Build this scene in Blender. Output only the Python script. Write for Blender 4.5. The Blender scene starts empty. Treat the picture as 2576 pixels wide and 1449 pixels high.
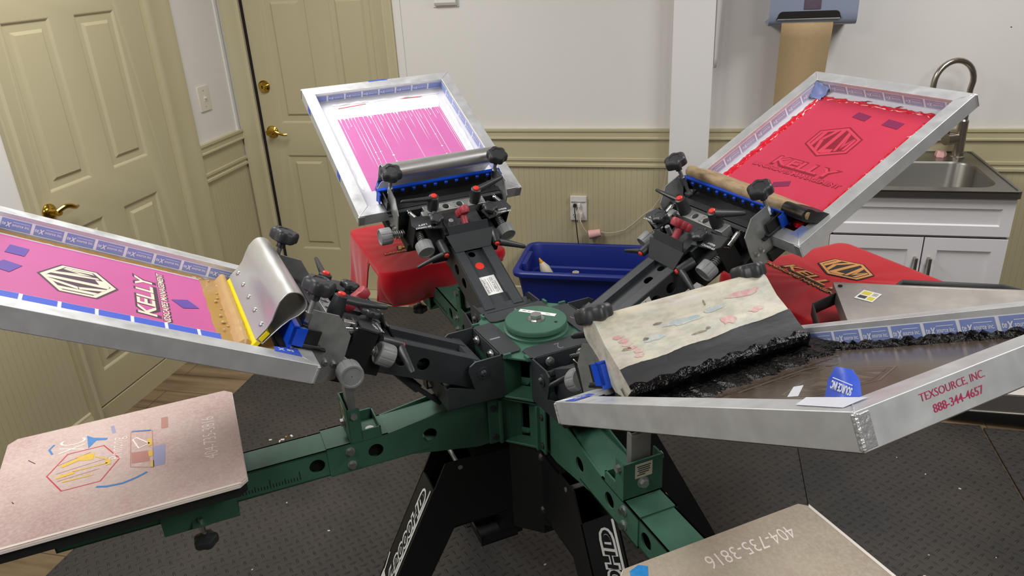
import bpy, bmesh, math, random
from mathutils import Matrix, Vector
from mathutils.geometry import tessellate_polygon
random.seed(7)
COL = bpy.context.scene.collection
PI = math.pi
R = math.radians

# ------------------------------------------------------------------ materials
def lin(c):
    def f(v):
        v /= 255.0
        return v / 12.92 if v <= 0.04045 else ((v + 0.055) / 1.055) ** 2.4
    return (f(c[0]), f(c[1]), f(c[2]), 1.0)

def M(name, col, rough=0.5, metal=0.0, var=None, bump=None, spec=0.5, coat=0.0, sheen=0.0, rvar=None, stretch=None):
    """principled material; var = [(scale, amount, second colour)], bump = (scale, strength, distance)"""
    m = bpy.data.materials.new(name)
    m.use_nodes = True
    nt = m.node_tree
    N, L = nt.nodes, nt.links
    b = N['Principled BSDF']
    b.inputs['Base Color'].default_value = lin(col)
    b.inputs['Roughness'].default_value = rough
    b.inputs['Metallic'].default_value = metal
    b.inputs['Specular IOR Level'].default_value = spec
    if coat:
        b.inputs['Coat Weight'].default_value = coat
        b.inputs['Coat Roughness'].default_value = 0.08
    if sheen:
        b.inputs['Sheen Weight'].default_value = sheen
    tc = N.new('ShaderNodeTexCoord')
    src = tc.outputs['Object']
    if stretch:
        mp = N.new('ShaderNodeMapping')
        mp.inputs['Scale'].default_value = stretch
        L.new(src, mp.inputs['Vector'])
        src = mp.outputs['Vector']
    if var:
        prev = None
        for k, (sc, amt, c2) in enumerate(var):
            nz = N.new('ShaderNodeTexNoise')
            nz.inputs['Scale'].default_value = sc
            nz.inputs['Detail'].default_value = 5
            nz.inputs['Roughness'].default_value = 0.6
            L.new(src, nz.inputs['Vector'])
            rp = N.new('ShaderNodeValToRGB')
            rp.color_ramp.elements[0].position = 0.42 - 0.0
            rp.color_ramp.elements[1].position = 0.66
            rp.color_ramp.elements[0].color = (0, 0, 0, 1)
            rp.color_ramp.elements[1].color = (amt, amt, amt, 1)
            L.new(nz.outputs['Fac'], rp.inputs['Fac'])
            mx = N.new('ShaderNodeMix')
            mx.data_type = 'RGBA'
            L.new(rp.outputs['Color'], mx.inputs['Factor'])
            if prev is None:
                mx.inputs['A'].default_value = lin(col)
            else:
                L.new(prev, mx.inputs['A'])
            mx.inputs['B'].default_value = lin(c2)
            prev = mx.outputs['Result']
        L.new(prev, b.inputs['Base Color'])
    if rvar:
        nz = N.new('ShaderNodeTexNoise')
        nz.inputs['Scale'].default_value = rvar[0]
        nz.inputs['Detail'].default_value = 4
        L.new(src, nz.inputs['Vector'])
        mr = N.new('ShaderNodeMapRange')
        mr.inputs['From Min'].default_value = 0.3
        mr.inputs['From Max'].default_value = 0.7
        mr.inputs['To Min'].default_value = rvar[1]
        mr.inputs['To Max'].default_value = rvar[2]
        L.new(nz.outputs['Fac'], mr.inputs['Value'])
        L.new(mr.outputs['Result'], b.inputs['Roughness'])
    if bump:
        nz = N.new('ShaderNodeTexNoise')
        nz.inputs['Scale'].default_value = bump[0]
        nz.inputs['Detail'].default_value = 4
        L.new(src, nz.inputs['Vector'])
        bp = N.new('ShaderNodeBump')
        bp.inputs['Strength'].default_value = bump[1]
        bp.inputs['Distance'].default_value = bump[2]
        L.new(nz.outputs['Fac'], bp.inputs['Height'])
        L.new(bp.outputs['Normal'], b.inputs['Normal'])
    return m

mt = {}
mt['wall'] = M('wall_paint', (218, 215, 211), .6, var=[(1.4, .25, (210, 208, 200))], bump=(180, .08, .002))
mt['ceil'] = M('ceiling_paint', (225, 223, 218), .8, bump=(90, .1, .002))
mt['khaki'] = M('khaki_trim_paint', (184, 175, 143), .42, var=[(2.2, .3, (178, 168, 131))], bump=(140, .05, .001))
mt['kdoor'] = M('khaki_door_paint', (180, 171, 139), .45, var=[(2.0, .3, (175, 164, 127))], bump=(160, .06, .001))
mt['gap'] = M('dark_gap', (22, 16, 18), .9)
mt['brass'] = M('polished_brass', (196, 160, 70), .16, 1.0)
mt['white_plastic'] = M('white_plastic', (222, 220, 214), .4)
mt['ivory'] = M('ivory_plastic', (214, 206, 194), .4)
mt['column'] = M('white_column_paint', (226, 224, 222), .55, bump=(120, .06, .001))
mt['green'] = M('green_powder_coat', (54, 94, 76), .5, var=[(9, .35, (74, 116, 94))], bump=(900, .12, .0006))
mt['black'] = M('black_powder_coat', (46, 49, 52), .5, var=[(12, .4, (58, 61, 64))], bump=(700, .12, .0006))
mt['blackdeep'] = M('black_base_steel', (15, 16, 18), .55, var=[(6, .4, (22, 23, 24))], bump=(700, .1, .0006))
mt['void'] = M('hole_dark', (8, 8, 8), .9)
mt['bplastic'] = M('black_knob_plastic', (44, 46, 48), .42, bump=(600, .1, .0005))
mt['gplastic'] = M('grey_wheel_plastic', (134, 136, 137), .5, var=[(40, .4, (118, 120, 122))])
mt['redplastic'] = M('red_cap_plastic', (214, 52, 40), .4)
mt['redknob'] = M('crimson_knob_plastic', (158, 50, 60), .45, bump=(400, .08, .0005))
mt['zinc'] = M('zinc_plate', (158, 160, 158), .40, .6, var=[(14, .5, (120, 124, 122)), (60, .25, (175, 176, 174))], rvar=(30, .28, .5))
mt['chrome'] = M('bright_steel', (205, 206, 205), .2, 1.0)
mt['alum'] = M('aluminium_frame', (206, 208, 209), .42, .55, var=[(7, .4, (184, 188, 192)), (45, .3, (222, 223, 224))], rvar=(24, .30, .52), bump=(60, .06, .001))
mt['alumbright'] = M('aluminium_squeegee', (200, 200, 198), .34, .85, var=[(12, .4, (176, 178, 180))], rvar=(20, .28, .46), stretch=(1, .25, 1))
mt['weld'] = M('weld_bead', (214, 215, 216), .32, .8, bump=(200, .6, .002))
mt['bluerest'] = M('blue_rest_plastic', (14, 70, 190), .32)
mt['meshwhite'] = M('white_mesh_fabric', (214, 212, 218), .7, spec=.25, var=[(5, .3, (214, 212, 220))])
mt['pink'] = M('pink_emulsion', (186, 84, 142), .5, spec=.35, var=[(3, .4, (194, 98, 156))])
mt['pinkl'] = M('pale_pink_emulsion', (190, 100, 158), .55, spec=.3, var=[(3, .5, (200, 116, 170))])
mt['tape'] = M('blue_printed_tape', (126, 142, 196), .4, var=[(9, .4, (142, 156, 204))])
mt['tapeb'] = M('bright_blue_tape', (62, 92, 200), .35)
mt['tapewhite'] = M('white_tape', (220, 222, 230), .35)
mt['tapeviolet'] = M('violet_tape', (92, 66, 156), .4)
mt['tapedarkred'] = M('plum_tape', (126, 42, 82), .4)
mt['tapered'] = M('plum_grey_tape', (158, 150, 178), .35, var=[(8, .6, (176, 176, 206))])
mt['redink'] = M('red_plastisol', (206, 20, 42), .16, var=[(6, .4, (224, 36, 58))], bump=(55, .5, .006), coat=.5)
mt['redfilm'] = M('red_ink_film', (194, 58, 82), .45, spec=.4, var=[(2.5, .5, (188, 46, 70))])
mt['redlogo'] = M('red_logo_dark', (134, 30, 48), .45)  # the logo's own dark red, for its outlines and field
mt['redmid'] = M('red_logo_light', (204, 62, 86), .45)
mt['tanink'] = M('tan_plastisol', (176, 138, 72), .2, var=[(8, .5, (164, 124, 62))], bump=(40, .35, .005), coat=.3)
mt['tanink2'] = M('tan_ink_ridge', (186, 150, 96), .3, bump=(30, .2, .004))
mt['blackink'] = M('black_plastisol', (3, 3, 4), .07, bump=(130, .8, .004), spec=.22)
mt['blackfilm'] = M('black_ink_film', (38, 39, 42), .5, spec=.3, var=[(14, .6, (30, 31, 34)), (40, .4, (50, 51, 54))], bump=(60, .3, .003), stretch=(1, .3, 1))
mt['whiteink'] = M('white_plastisol', (230, 230, 233), .4, bump=(60, .25, .003))
mt['brownfilm'] = M('dark_brown_mesh', (84, 72, 62), .16, var=[(3, .5, (96, 82, 68)), (7, .4, (74, 64, 60))])
mt['brownlogo'] = M('dark_brown_logo', (104, 92, 80), .2)
mt['cream'] = M('cream_stencil', (226, 212, 190), .5)
mt['dkprint'] = M('dark_print', (70, 40, 60), .5)
mt['yellow'] = M('yellow_urethane', (236, 214, 20), .3)
mt['olive'] = M('olive_urethane', (92, 88, 52), .35)
mt['wood'] = M('worn_wood', (162, 138, 102), .55, var=[(34, .85, (96, 78, 58)), (90, .5, (180, 156, 118))], bump=(80, .2, .002), stretch=(1, .4, 1))
mt['woodpaint'] = M('ink_stained_wood', (204, 202, 186), .5, var=[(16, .8, (158, 170, 164)), (23, .6, (212, 202, 162)), (19, .5, (196, 176, 172)), (70, .5, (140, 136, 124))], bump=(60, .12, .002), stretch=(1, .38, 1))
mt['pinkstain'] = M('pink_ink_stain', (206, 150, 152), .55, var=[(80, .95, (204, 198, 182))])
mt['bluestain'] = M('blue_ink_stain', (168, 182, 184), .55, var=[(70, .95, (204, 200, 184))])
mt['darkstain'] = M('dark_ink_stain', (120, 108, 92), .6, var=[(90, .6, (170, 160, 140))])
mt['platen'] = M('platen_rubber_pink', (196, 172, 164), .72, var=[(3.2, .8, (176, 142, 138)), (150, .5, (214, 196, 188)), (9, .4, (204, 188, 178))], bump=(420, .35, .002))
mt['platen2'] = M('platen_rubber_tan', (176, 164, 144), .72, var=[(3.5, .7, (148, 128, 112)), (150, .5, (192, 182, 164)), (6, .4, (170, 152, 138))], bump=(420, .35, .002))
mt['platenedge'] = M('platen_edge', (226, 216, 206), .45)
mt['mred'] = M('red_print_residue', (190, 66, 74), .7)
mt['mblue'] = M('blue_print_residue', (74, 128, 190), .7)
mt['mbluef'] = M('faint_blue_residue', (150, 148, 178), .7)
mt['myel'] = M('yellow_print_residue', (216, 178, 60), .7, var=[(60, .5, (212, 186, 130))])
mt['mwhite'] = M('white_print_residue', (236, 220, 214), .7)
mt['mfaint'] = M('faint_red_residue', (178, 128, 118), .7)
mt['mbright'] = M('bright_blue_mark', (20, 130, 205), .6, var=[(40, .5, (90, 160, 205))])
mt['shirt'] = M('red_cotton', (174, 8, 26), .9, var=[(60, .25, (168, 8, 24))], sheen=.25, bump=(500, .15, .001), spec=.2)
mt['pgold'] = M('tan_shirt_print', (196, 138, 76), .7)
mt['pblack'] = M('black_shirt_print', (36, 24, 22), .7)
mt['sink'] = M('stainless_steel', (132, 130, 124), .3, .9)
mt['nickel'] = M('brushed_nickel', (176, 170, 160), .28, 1.0)
mt['cabinet'] = M('white_cabinet_paint', (224, 222, 224), .42, var=[(3, .3, (216, 214, 214))])
mt['bin'] = M('navy_bin_plastic', (26, 44, 132), .42, bump=(300, .06, .001))
mt['disp'] = M('blue_grey_plastic', (134, 144, 164), .22)
mt['dispwin'] = M('smoked_window', (96, 84, 96), .15)
mt['kraft'] = M('brown_paper', (176, 152, 114), .8, var=[(70, .3, (164, 138, 102))], bump=(300, .12, .001))
mt['pinkplug'] = M('pink_plastic', (226, 176, 172), .5)
mt['cordwhite'] = M('ivory_cord', (196, 186, 160), .5)
mt['cordblack'] = M('black_cord', (18, 18, 20), .5)
mt['flash'] = M('dryer_panel_steel', (164, 158, 152), .42, .55, var=[(3, .6, (148, 142, 136)), (30, .35, (182, 176, 170))], rvar=(12, .34, .55))
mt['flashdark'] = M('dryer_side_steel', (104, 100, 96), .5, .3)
mt['wallfar'] = M('far_wall_paint', (120, 116, 110), .8)
mt['label'] = M('white_label', (226, 226, 222), .45)
mt['labelc'] = M('cream_label', (204, 196, 172), .5)
mt['ink_txt'] = M('label_print', (60, 60, 62), .6)
mt['stampred'] = M('red_stamp_ink', (176, 44, 86), .5)
mt['white_txt'] = M('white_lettering', (222, 222, 218), .5)
mt['chalk'] = M('chalk_marks', (120, 122, 122), .8)
mt['bone'] = M('ivory_bottle', (222, 214, 190), .4)
mt['orange'] = M('orange_tip', (226, 160, 40), .4)
mt['speck'] = M('paper_specks', (220, 216, 204), .8)
mt['redscrap'] = M('orange_scrap', (190, 80, 54), .7)
mt['ylabel'] = M('yellow_label', (206, 190, 60), .5)
mt['paper'] = M('white_paper', (220, 214, 214), .7)

def wood_floor():
    m = bpy.data.materials.new('brown_plank_floor')
    m.use_nodes = True
    nt = m.node_tree; N, L = nt.nodes, nt.links
    b = N['Principled BSDF']
    b.inputs['Roughness'].default_value = .38
    tc = N.new('ShaderNodeTexCoord')
    mp = N.new('ShaderNodeMapping'); mp.inputs['Scale'].default_value = (1.0, 9.0, 1)
    L.new(tc.outputs['Object'], mp.inputs['Vector'])
    nz = N.new('ShaderNodeTexNoise'); nz.inputs['Scale'].default_value = 2.2; nz.inputs['Detail'].default_value = 7
    L.new(mp.outputs['Vector'], nz.inputs['Vector'])
    rp = N.new('ShaderNodeValToRGB')
    e = rp.color_ramp.elements
    e[0].position = .3; e[0].color = lin((94, 76, 54)); e[1].position = .7; e[1].color = lin((150, 128, 100))
    L.new(nz.outputs['Fac'], rp.inputs['Fac'])
    br = N.new('ShaderNodeTexBrick')
    br.inputs['Scale'].default_value = 1.0
    br.inputs['Brick Width'].default_value = 1.2; br.inputs['Row Height'].default_value = .15
    br.inputs['Mortar Size'].default_value = .002
    br.inputs['Color1'].default_value = (1, 1, 1, 1); br.inputs['Color2'].default_value = (.78, .78, .78, 1)
    br.inputs['Mortar'].default_value = (.3, .3, .3, 1)
    L.new(tc.outputs['Object'], br.inputs['Vector'])
    mx = N.new('ShaderNodeMix'); mx.data_type = 'RGBA'; mx.blend_type = 'MULTIPLY'
    mx.inputs['Factor'].default_value = 1
    L.new(rp.outputs['Color'], mx.inputs['A']); L.new(br.outputs['Color'], mx.inputs['B'])
    L.new(mx.outputs['Result'], b.inputs['Base Color'])
    return m

def rubber_mat():
    m = bpy.data.materials.new('diamond_plate_rubber')
    m.use_nodes = True
    nt = m.node_tree; N, L = nt.nodes, nt.links
    b = N['Principled BSDF']
    b.inputs['Roughness'].default_value = .5
    b.inputs['Specular IOR Level'].default_value = .4
    tc = N.new('ShaderNodeTexCoord')
    mp = N.new('ShaderNodeMapping')
    mp.inputs['Rotation'].default_value = (0, 0, R(45))
    mp.inputs['Scale'].default_value = (1 / .030, 1 / .030, 1)
    L.new(tc.outputs['Object'], mp.inputs['Vector'])
    sp = N.new('ShaderNodeSeparateXYZ'); L.new(mp.outputs['Vector'], sp.inputs['Vector'])
    def math_(op, a, bb=None, c=None):
        n = N.new('ShaderNodeMath'); n.operation = op
        for k, v in enumerate((a, bb, c)):
            if v is None: continue
            if isinstance(v, (int, float)): n.inputs[k].default_value = v
            else: L.new(v, n.inputs[k])
        return n.outputs[0]
    fx = math_('FLOOR', sp.outputs['X']); fy = math_('FLOOR', sp.outputs['Y'])
    u = math_('SUBTRACT', math_('SUBTRACT', sp.outputs['X'], fx), .5)
    v = math_('SUBTRACT', math_('SUBTRACT', sp.outputs['Y'], fy), .5)
    par = math_('FLOORED_MODULO', math_('ADD', fx, fy), 2.0)
    inv = math_('SUBTRACT', 1.0, par)
    a = math_('ADD', math_('MULTIPLY', u, par), math_('MULTIPLY', v, inv))
    c = math_('ADD', math_('MULTIPLY', v, par), math_('MULTIPLY', u, inv))
    d = math_('ADD', math_('POWER', math_('ABSOLUTE', math_('DIVIDE', a, .46)), 2.0), math_('POWER', math_('ABSOLUTE', math_('DIVIDE', c, .14)), 2.0))
    h = math_('MAXIMUM', math_('SUBTRACT', 1.0, d), 0.0)
    bp = N.new('ShaderNodeBump'); bp.inputs['Strength'].default_value = 1.0; bp.inputs['Distance'].default_value = .0045
    L.new(h, bp.inputs['Height'])
    nz2 = N.new('ShaderNodeTexNoise'); nz2.inputs['Scale'].default_value = 900
    L.new(tc.outputs['Object'], nz2.inputs['Vector'])
    bp2 = N.new('ShaderNodeBump'); bp2.inputs['Strength'].default_value = .15; bp2.inputs['Distance'].default_value = .001
    L.new(nz2.outputs['Fac'], bp2.inputs['Height']); L.new(bp.outputs['Normal'], bp2.inputs['Normal'])
    L.new(bp2.outputs['Normal'], b.inputs['Normal'])
    nz = N.new('ShaderNodeTexNoise'); nz.inputs['Scale'].default_value = 2.6; nz.inputs['Detail'].default_value = 8
    L.new(tc.outputs['Object'], nz.inputs['Vector'])
    rp = N.new('ShaderNodeValToRGB'); e = rp.color_ramp.elements
    e[0].position = .38; e[0].color = lin((54, 53, 53)); e[1].position = .74; e[1].color = lin((74, 68, 62))
    L.new(nz.outputs['Fac'], rp.inputs['Fac'])
    L.new(rp.outputs['Color'], b.inputs['Base Color'])
    return m
mt['woodfloor'] = wood_floor()
mt['rubber'] = rubber_mat()

# ------------------------------------------------------------------ mesh builder
_txt = {}
def text_mesh(s, bold=0.0, shear=0.0):
    key = (s, bold, shear)
    if key in _txt: return _txt[key]
    cu = bpy.data.curves.new('t', 'FONT')
    cu.body = s; cu.size = 1; cu.offset = bold; cu.shear = shear; cu.resolution_u = 3
    ob = bpy.data.objects.new('t', cu); COL.objects.link(ob)
    dg = bpy.context.evaluated_depsgraph_get(); dg.update()
    me = bpy.data.meshes.new_from_object(ob.evaluated_get(dg))
    vs = [tuple(v.co) for v in me.vertices]; fs = [tuple(p.vertices) for p in me.polygons]
    bpy.data.objects.remove(ob); bpy.data.curves.remove(cu); bpy.data.meshes.remove(me)
    x0 = min(v[0] for v in vs); x1 = max(v[0] for v in vs); y0 = min(v[1] for v in vs); y1 = max(v[1] for v in vs)
    out = ([((v[0] - (x0 + x1) / 2) / (x1 - x0), (v[1] - (y0 + y1) / 2) / (y1 - y0)) for v in vs], fs)
    _txt[key] = out
    return out

class MB:
    def __init__(s):
        s.v = []; s.f = []; s.fm = []; s.fs = []; s.mats = []; s.T = Matrix()
    def mi(s, m):
        m = mt[m] if isinstance(m, str) else m
        if m not in s.mats: s.mats.append(m)
        return s.mats.index(m)
    def add(s, vs, fs, m, smooth=False, T=None):
        k = len(s.v); i = s.mi(m)
        X = s.T @ T if T is not None else s.T
        s.v += [tuple(X @ Vector(p)) for p in vs]
        for f in fs:
            s.f.append([a + k for a in f]); s.fm.append(i); s.fs.append(smooth)
        return s
    def box(s, x0, x1, y0, y1, z0, z1, m, T=None):
        vs = [(x, y, z) for x in (x0, x1) for y in (y0, y1) for z in (z0, z1)]
        fs = [(0, 1, 3, 2), (4, 6, 7, 5), (0, 4, 5, 1), (2, 3, 7, 6), (0, 2, 6, 4), (1, 5, 7, 3)]
        return s.add(vs, fs, m, False, T)
    def bbox(s, x0, x1, y0, y1, z0, z1, m, b=.003, T=None):
        """box with bevelled edges"""
        bm = bmesh.new()
        bmesh.ops.create_cube(bm, size=1)
        for v in bm.verts:
            v.co = Vector(((x0 + x1) / 2 + v.co.x * (x1 - x0), (y0 + y1) / 2 + v.co.y * (y1 - y0), (z0 + z1) / 2 + v.co.z * (z1 - z0)))
        bmesh.ops.bevel(bm, geom=bm.edges[:], offset=b, segments=2, affect='EDGES', profile=.6)
        vs = [tuple(v.co) for v in bm.verts]
        bm.verts.index_update()
        fs = [[v.index for v in f.verts] for f in bm.faces]
        bm.free()
        return s.add(vs, fs, m, True, T)
    def prism(s, poly, h0, h1, m, axis='z', holes=(), T=None, cap=True, mside=None):
        """polygon (2d) extruded along an axis, with holes"""
        def P(a, b, h):
            return {'z': (a, b, h), 'y': (a, h, b), 'x': (h, a, b)}[axis]
        loops = [list(poly)] + [list(h) for h in holes]
        if cap:
            tri = tessellate_polygon([[Vector((a, b, 0)) for a, b in l] for l in loops])
            flat = [p for l in loops for p in l]
            for h in (h0, h1):
                s.add([P(a, b, h) for a, b in flat], [tuple(t) for t in tri], m, False, T)
        for l in loops:
            n = len(l)
            vs = [P(a, b, h0) for a, b in l] + [P(a, b, h1) for a, b in l]
            s.add(vs, [(i, (i + 1) % n, n + (i + 1) % n, n + i) for i in range(n)], mside or m, n > 10, T)
        return s
    def cyl(s, p0, p1, r0, m, r1=None, n=16, cap=True, T=None):
        p0 = Vector(p0); p1 = Vector(p1); r1 = r0 if r1 is None else r1
        d = (p1 - p0).normalized()
        a = d.orthogonal().normalized(); b = d.cross(a)
        vs = []
        for p, r in ((p0, r0), (p1, r1)):
            for k in range(n):
                t = 2 * PI * k / n
                vs.append(tuple(p + a * (r * math.cos(t)) + b * (r * math.sin(t))))
        s.add(vs, [(k, (k + 1) % n, n + (k + 1) % n, n + k) for k in range(n)], m, True, T)
        if cap:
            s.add(vs[:n], [tuple(range(n))[::-1]], m, False, T); s.add(vs[n:], [tuple(range(n))], m, False, T)
        return s
    def lathe(s, prof, m, n=24, T=None, lobes=0, depth=0.0, cap=True):
        """profile [(r, z)] about local z, optional lobes"""
        vs = []; k = len(prof)
        for r, z in prof:
            for j in range(n):
                t = 2 * PI * j / n
                f = 1.0
                if lobes:
                    f = 1 - depth * (0.5 - 0.5 * math.cos(lobes * t)) ** 1.15
                vs.append((r * f * math.cos(t), r * f * math.sin(t), z))
        fs = [(i * n + j, i * n + (j + 1) % n, (i + 1) * n + (j + 1) % n, (i + 1) * n + j) for i in range(k - 1) for j in range(n)]
        s.add(vs, fs, m, True, T)
        if cap:
            s.add(vs[:n], [tuple(range(n))[::-1]], m, False, T); s.add(vs[-n:], [tuple(range(n))], m, False, T)
        return s
    def tube(s, pts, r, m, n=8, closed=False, T=None, flat=1.0):
        pts = [Vector(p) for p in pts]; k = len(pts); vs = []
        up = None
        for i, p in enumerate(pts):
            d = (pts[(i + 1) % k] - pts[i - 1]) if closed else (pts[min(i + 1, k - 1)] - pts[max(i - 1, 0)])
            d = d.normalized()
            if up is None: up = d.orthogonal().normalized()
            up = (up - d * up.dot(d))
            up = up.normalized() if up.length > 1e-6 else d.orthogonal().normalized()
            b = d.cross(up)
            rr = r[i] if isinstance(r, (list, tuple)) else r
            for j in range(n):
                t = 2 * PI * j / n
                vs.append(tuple(p + up * (rr * math.cos(t)) + b * (rr * flat * math.sin(t))))
        fs = [(i * n + j, i * n + (j + 1) % n, ((i + 1) % k) * n + (j + 1) % n, ((i + 1) % k) * n + j) for i in range(k if closed else k - 1) for j in range(n)]
        s.add(vs, fs, m, True, T)
        if not closed:
            s.add(vs[:n], [tuple(range(n))[::-1]], m, False, T); s.add(vs[-n:], [tuple(range(n))], m, False, T)
        return s
    def coil(s, p0, p1, r, turns, wire, m, T=None):
        p0 = Vector(p0); p1 = Vector(p1); d = p1 - p0; a = d.normalized().orthogonal().normalized(); b = d.normalized().cross(a)
        n = turns * 9
        pts = [p0 + d * (k / n) + a * (r * math.cos(2 * PI * k / 9)) + b * (r * math.sin(2 * PI * k / 9)) for k in range(n + 1)]
        return s.tube(pts, wire, m, 5, T=T)
    def text(s, st, T, w, h, m, bold=0.0, shear=0.0):
        vs, fs = text_mesh(st, bold, shear)
        return s.add([(a * w, b * h, 0) for a, b in vs], fs, m, False, T)
    def strip(s, pts, w, m, T=None, closed=False):
        """flat ribbon in the local xy plane"""
        n = len(pts); vs = []
        for i, p in enumerate(pts):
            a = Vector(pts[i - 1] if (closed or i > 0) else pts[i]); b = Vector(pts[(i + 1) % n] if (closed or i < n - 1) else pts[i])
            d = (b - a)
            p = Vector(p)
            if closed or 0 < i < n - 1:
                d1 = (p - a).normalized(); d2 = (b - p).normalized()
                nn = Vector((-(d1.y + d2.y), d1.x + d2.x)).normalized()
                c = nn.dot(Vector((-d1.y, d1.x)))
                k = 1 / max(.35, c)
            else:
                d = d.normalized(); nn = Vector((-d.y, d.x)); k = 1
            vs += [(p.x + nn.x * w / 2 * k, p.y + nn.y * w / 2 * k, 0), (p.x - nn.x * w / 2 * k, p.y - nn.y * w / 2 * k, 0)]
        fs = [(2 * i, 2 * i + 1, 2 * ((i + 1) % n) + 1, 2 * ((i + 1) % n)) for i in range(n if closed else n - 1)]
        return s.add(vs, fs, m, False, T)
    def poly(s, pts, m, T=None, z=0.0):
        tri = tessellate_polygon([[Vector((p[0], p[1], 0)) for p in pts]])
        return s.add([(p[0], p[1], z) for p in pts], [tuple(t) for t in tri], m, False, T)
    def build(s, name, parent=None, mtx=None, ang=35, bevel=0.0, kind=None):
        me = bpy.data.meshes.new(name)
        me.from_pydata(s.v, [], s.f)
        for m in s.mats: me.materials.append(m)
        me.polygons.foreach_set('material_index', s.fm)
        bm = bmesh.new(); bm.from_mesh(me)
        bmesh.ops.remove_doubles(bm, verts=bm.verts[:], dist=1e-6)
        bmesh.ops.recalc_face_normals(bm, faces=bm.faces[:])
        bm.to_mesh(me); bm.free()
        me.polygons.foreach_set('use_smooth', [True] * len(me.polygons))
        me.set_sharp_from_angle(angle=R(ang))
        me.update()
        o = bpy.data.objects.new(name, me); COL.objects.link(o)
        if parent is not None: o.parent = parent
        if mtx is not None: o.matrix_basis = mtx
        if bevel:
            b = o.modifiers.new('bevel', 'BEVEL'); b.width = bevel; b.segments = 2; b.limit_method = 'ANGLE'; b.angle_limit = R(50)
        if kind: o['kind'] = kind
        return o

def tag(o, label=None, cat=None, group=None, kind=None):
    if label: o['label'] = label
    if cat: o['category'] = cat
    if group: o['group'] = group
    if kind: o['kind'] = kind
    return o
def empty(name, label=None, cat=None, mtx=None, parent=None, group=None):
    o = bpy.data.objects.new(name, None); COL.objects.link(o)
    o.empty_display_size = .05
    if parent is not None: o.parent = parent
    if mtx is not None: o.matrix_basis = mtx
    return tag(o, label, cat, group)
def copy_tree(o, parent=None):
    c = o.copy(); COL.objects.link(c)
    if parent is not None: c.parent = parent
    for ch in list(o.children): copy_tree(ch, c)
    return c
def Tr(x, y, z): return Matrix.Translation((x, y, z))
def Rx(a): return Matrix.Rotation(a, 4, 'X')
def Ry(a): return Matrix.Rotation(a, 4, 'Y')
def Rz(a): return Matrix.Rotation(a, 4, 'Z')
def basis(o, x, y, z):
    m = Matrix((Vector(x), Vector(y), Vector(z))).transposed().to_4x4()
    m.translation = Vector(o)
    return m
def circle(cx, cy, r, n=18): return [(cx + r * math.cos(2 * PI * k / n), cy + r * math.sin(2 * PI * k / n)) for k in range(n)]
def aim(p, d):
    """matrix with local z along d at p"""
    d = Vector(d).normalized()
    return Matrix.Translation(p) @ d.to_track_quat('Z', 'Y').to_matrix().to_4x4()

# ------------------------------------------------------------------ room (left wall x = -2.47, back wall y = 3.843)
XL, YB, XR, YF, ZC = -2.47, 3.843, 3.3, -2.6, 2.75
def struct(mb, name, **k): return mb.build(name, kind='structure', **k)

m = MB(); m.box(XL - .12, XR + .1, YF - .1, YB + .12, -.1, 0, 'woodfloor'); struct(m, 'floor')
m = MB(); m.box(XL - .12, XR + .1, YF - .1, YB + .12, ZC, ZC + .1, 'ceil'); struct(m, 'ceiling')
m = MB(); m.box(XR, XR + .1, YF, YB, 0, ZC, 'wallfar'); struct(m, 'wall_right')
m = MB(); m.box(XL, XR, YF - .1, YF, 0, ZC, 'wallfar'); struct(m, 'wall_front')

ZR = 1.0            # top of the chair rail
def beads(lo, hi, flip):
    """cross-section of bead board from lo to hi: small grooves each .0279 m"""
    pts = []; t = lo; st = .0279
    while t < hi - .001:
        e = min(t + st, hi)
        pts += [(t, 0), (e - .0026, 0), (e - .0013, .0013)]
        t = e
    pts.append((hi, 0))
    return pts
def wains(mb, lo, hi, axis, z0=.0, z1=.82):
    """bead board skin on the wall plane; axis 'x' on the back wall, 'y' on the left wall"""
    pr = beads(lo, hi, False); vs = []
    for t, d in pr:
        for z in (z0, z1):
            vs.append((t, YB - .006 + d, z) if axis == 'x' else (XL + .006 - d, t, z))
    n = len(pr)
    mb.add(vs, [(2 * i, 2 * i + 2, 2 * i + 3, 2 * i + 1) for i in range(n - 1)], 'khaki')
RAIL = [(0, 1.006), (.024, 1.006), (.024, .994), (.018, .990), (.018, .966), (.024, .962), (.024, .955), (.010, .950), (.010, .858), (.018, .855), (.018, .843), (.0115, .838), (.0115, .828), (.019, .823), (.019, .812), (.010, .807), (0, .806)]
def railrun(mb, lo, hi, axis):
    if axis == 'x': poly = [(YB - d, z) for d, z in RAIL]; mb.prism(poly, lo, hi, 'khaki', 'x')
    else: poly = [(XL + d, z) for d, z in RAIL]; mb.prism(poly, lo, hi, 'khaki', 'y')

# back wall with door opening x -2.342..-1.553
m = MB()
m.box(XL - .12, -2.36, YB, YB + .12, 0, ZC, 'wall'); m.box(-1.535, XR, YB, YB + .12, 0, ZC, 'wall'); m.box(-2.36, -1.535, YB, YB + .12, 2.06, ZC, 'wall')
wains(m, -1.50, XR, 'x')
for (px, pz, rr, st) in ((2.02, 1.55, .006, 1), (1.99, 1.56, .004, 1), (1.30, 1.44, .004, 1), (2.03, 1.49, .004, 1)):
    m.add([(px - rr, YB - .0006, pz), (px, YB - .0006, pz - rr * .7), (px + rr, YB - .0006, pz), (px, YB - .0006, pz + rr * .7)], [(0, 1, 2, 3)], 'gap')
m.add([(1.965, YB - .0006, 1.40), (1.968, YB - .0006, 1.40), (1.998, YB - .0006, 1.435), (1.995, YB - .0006, 1.435)], [(0, 1, 2, 3)], 'gap')
struct(m, 'wall_back')
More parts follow.
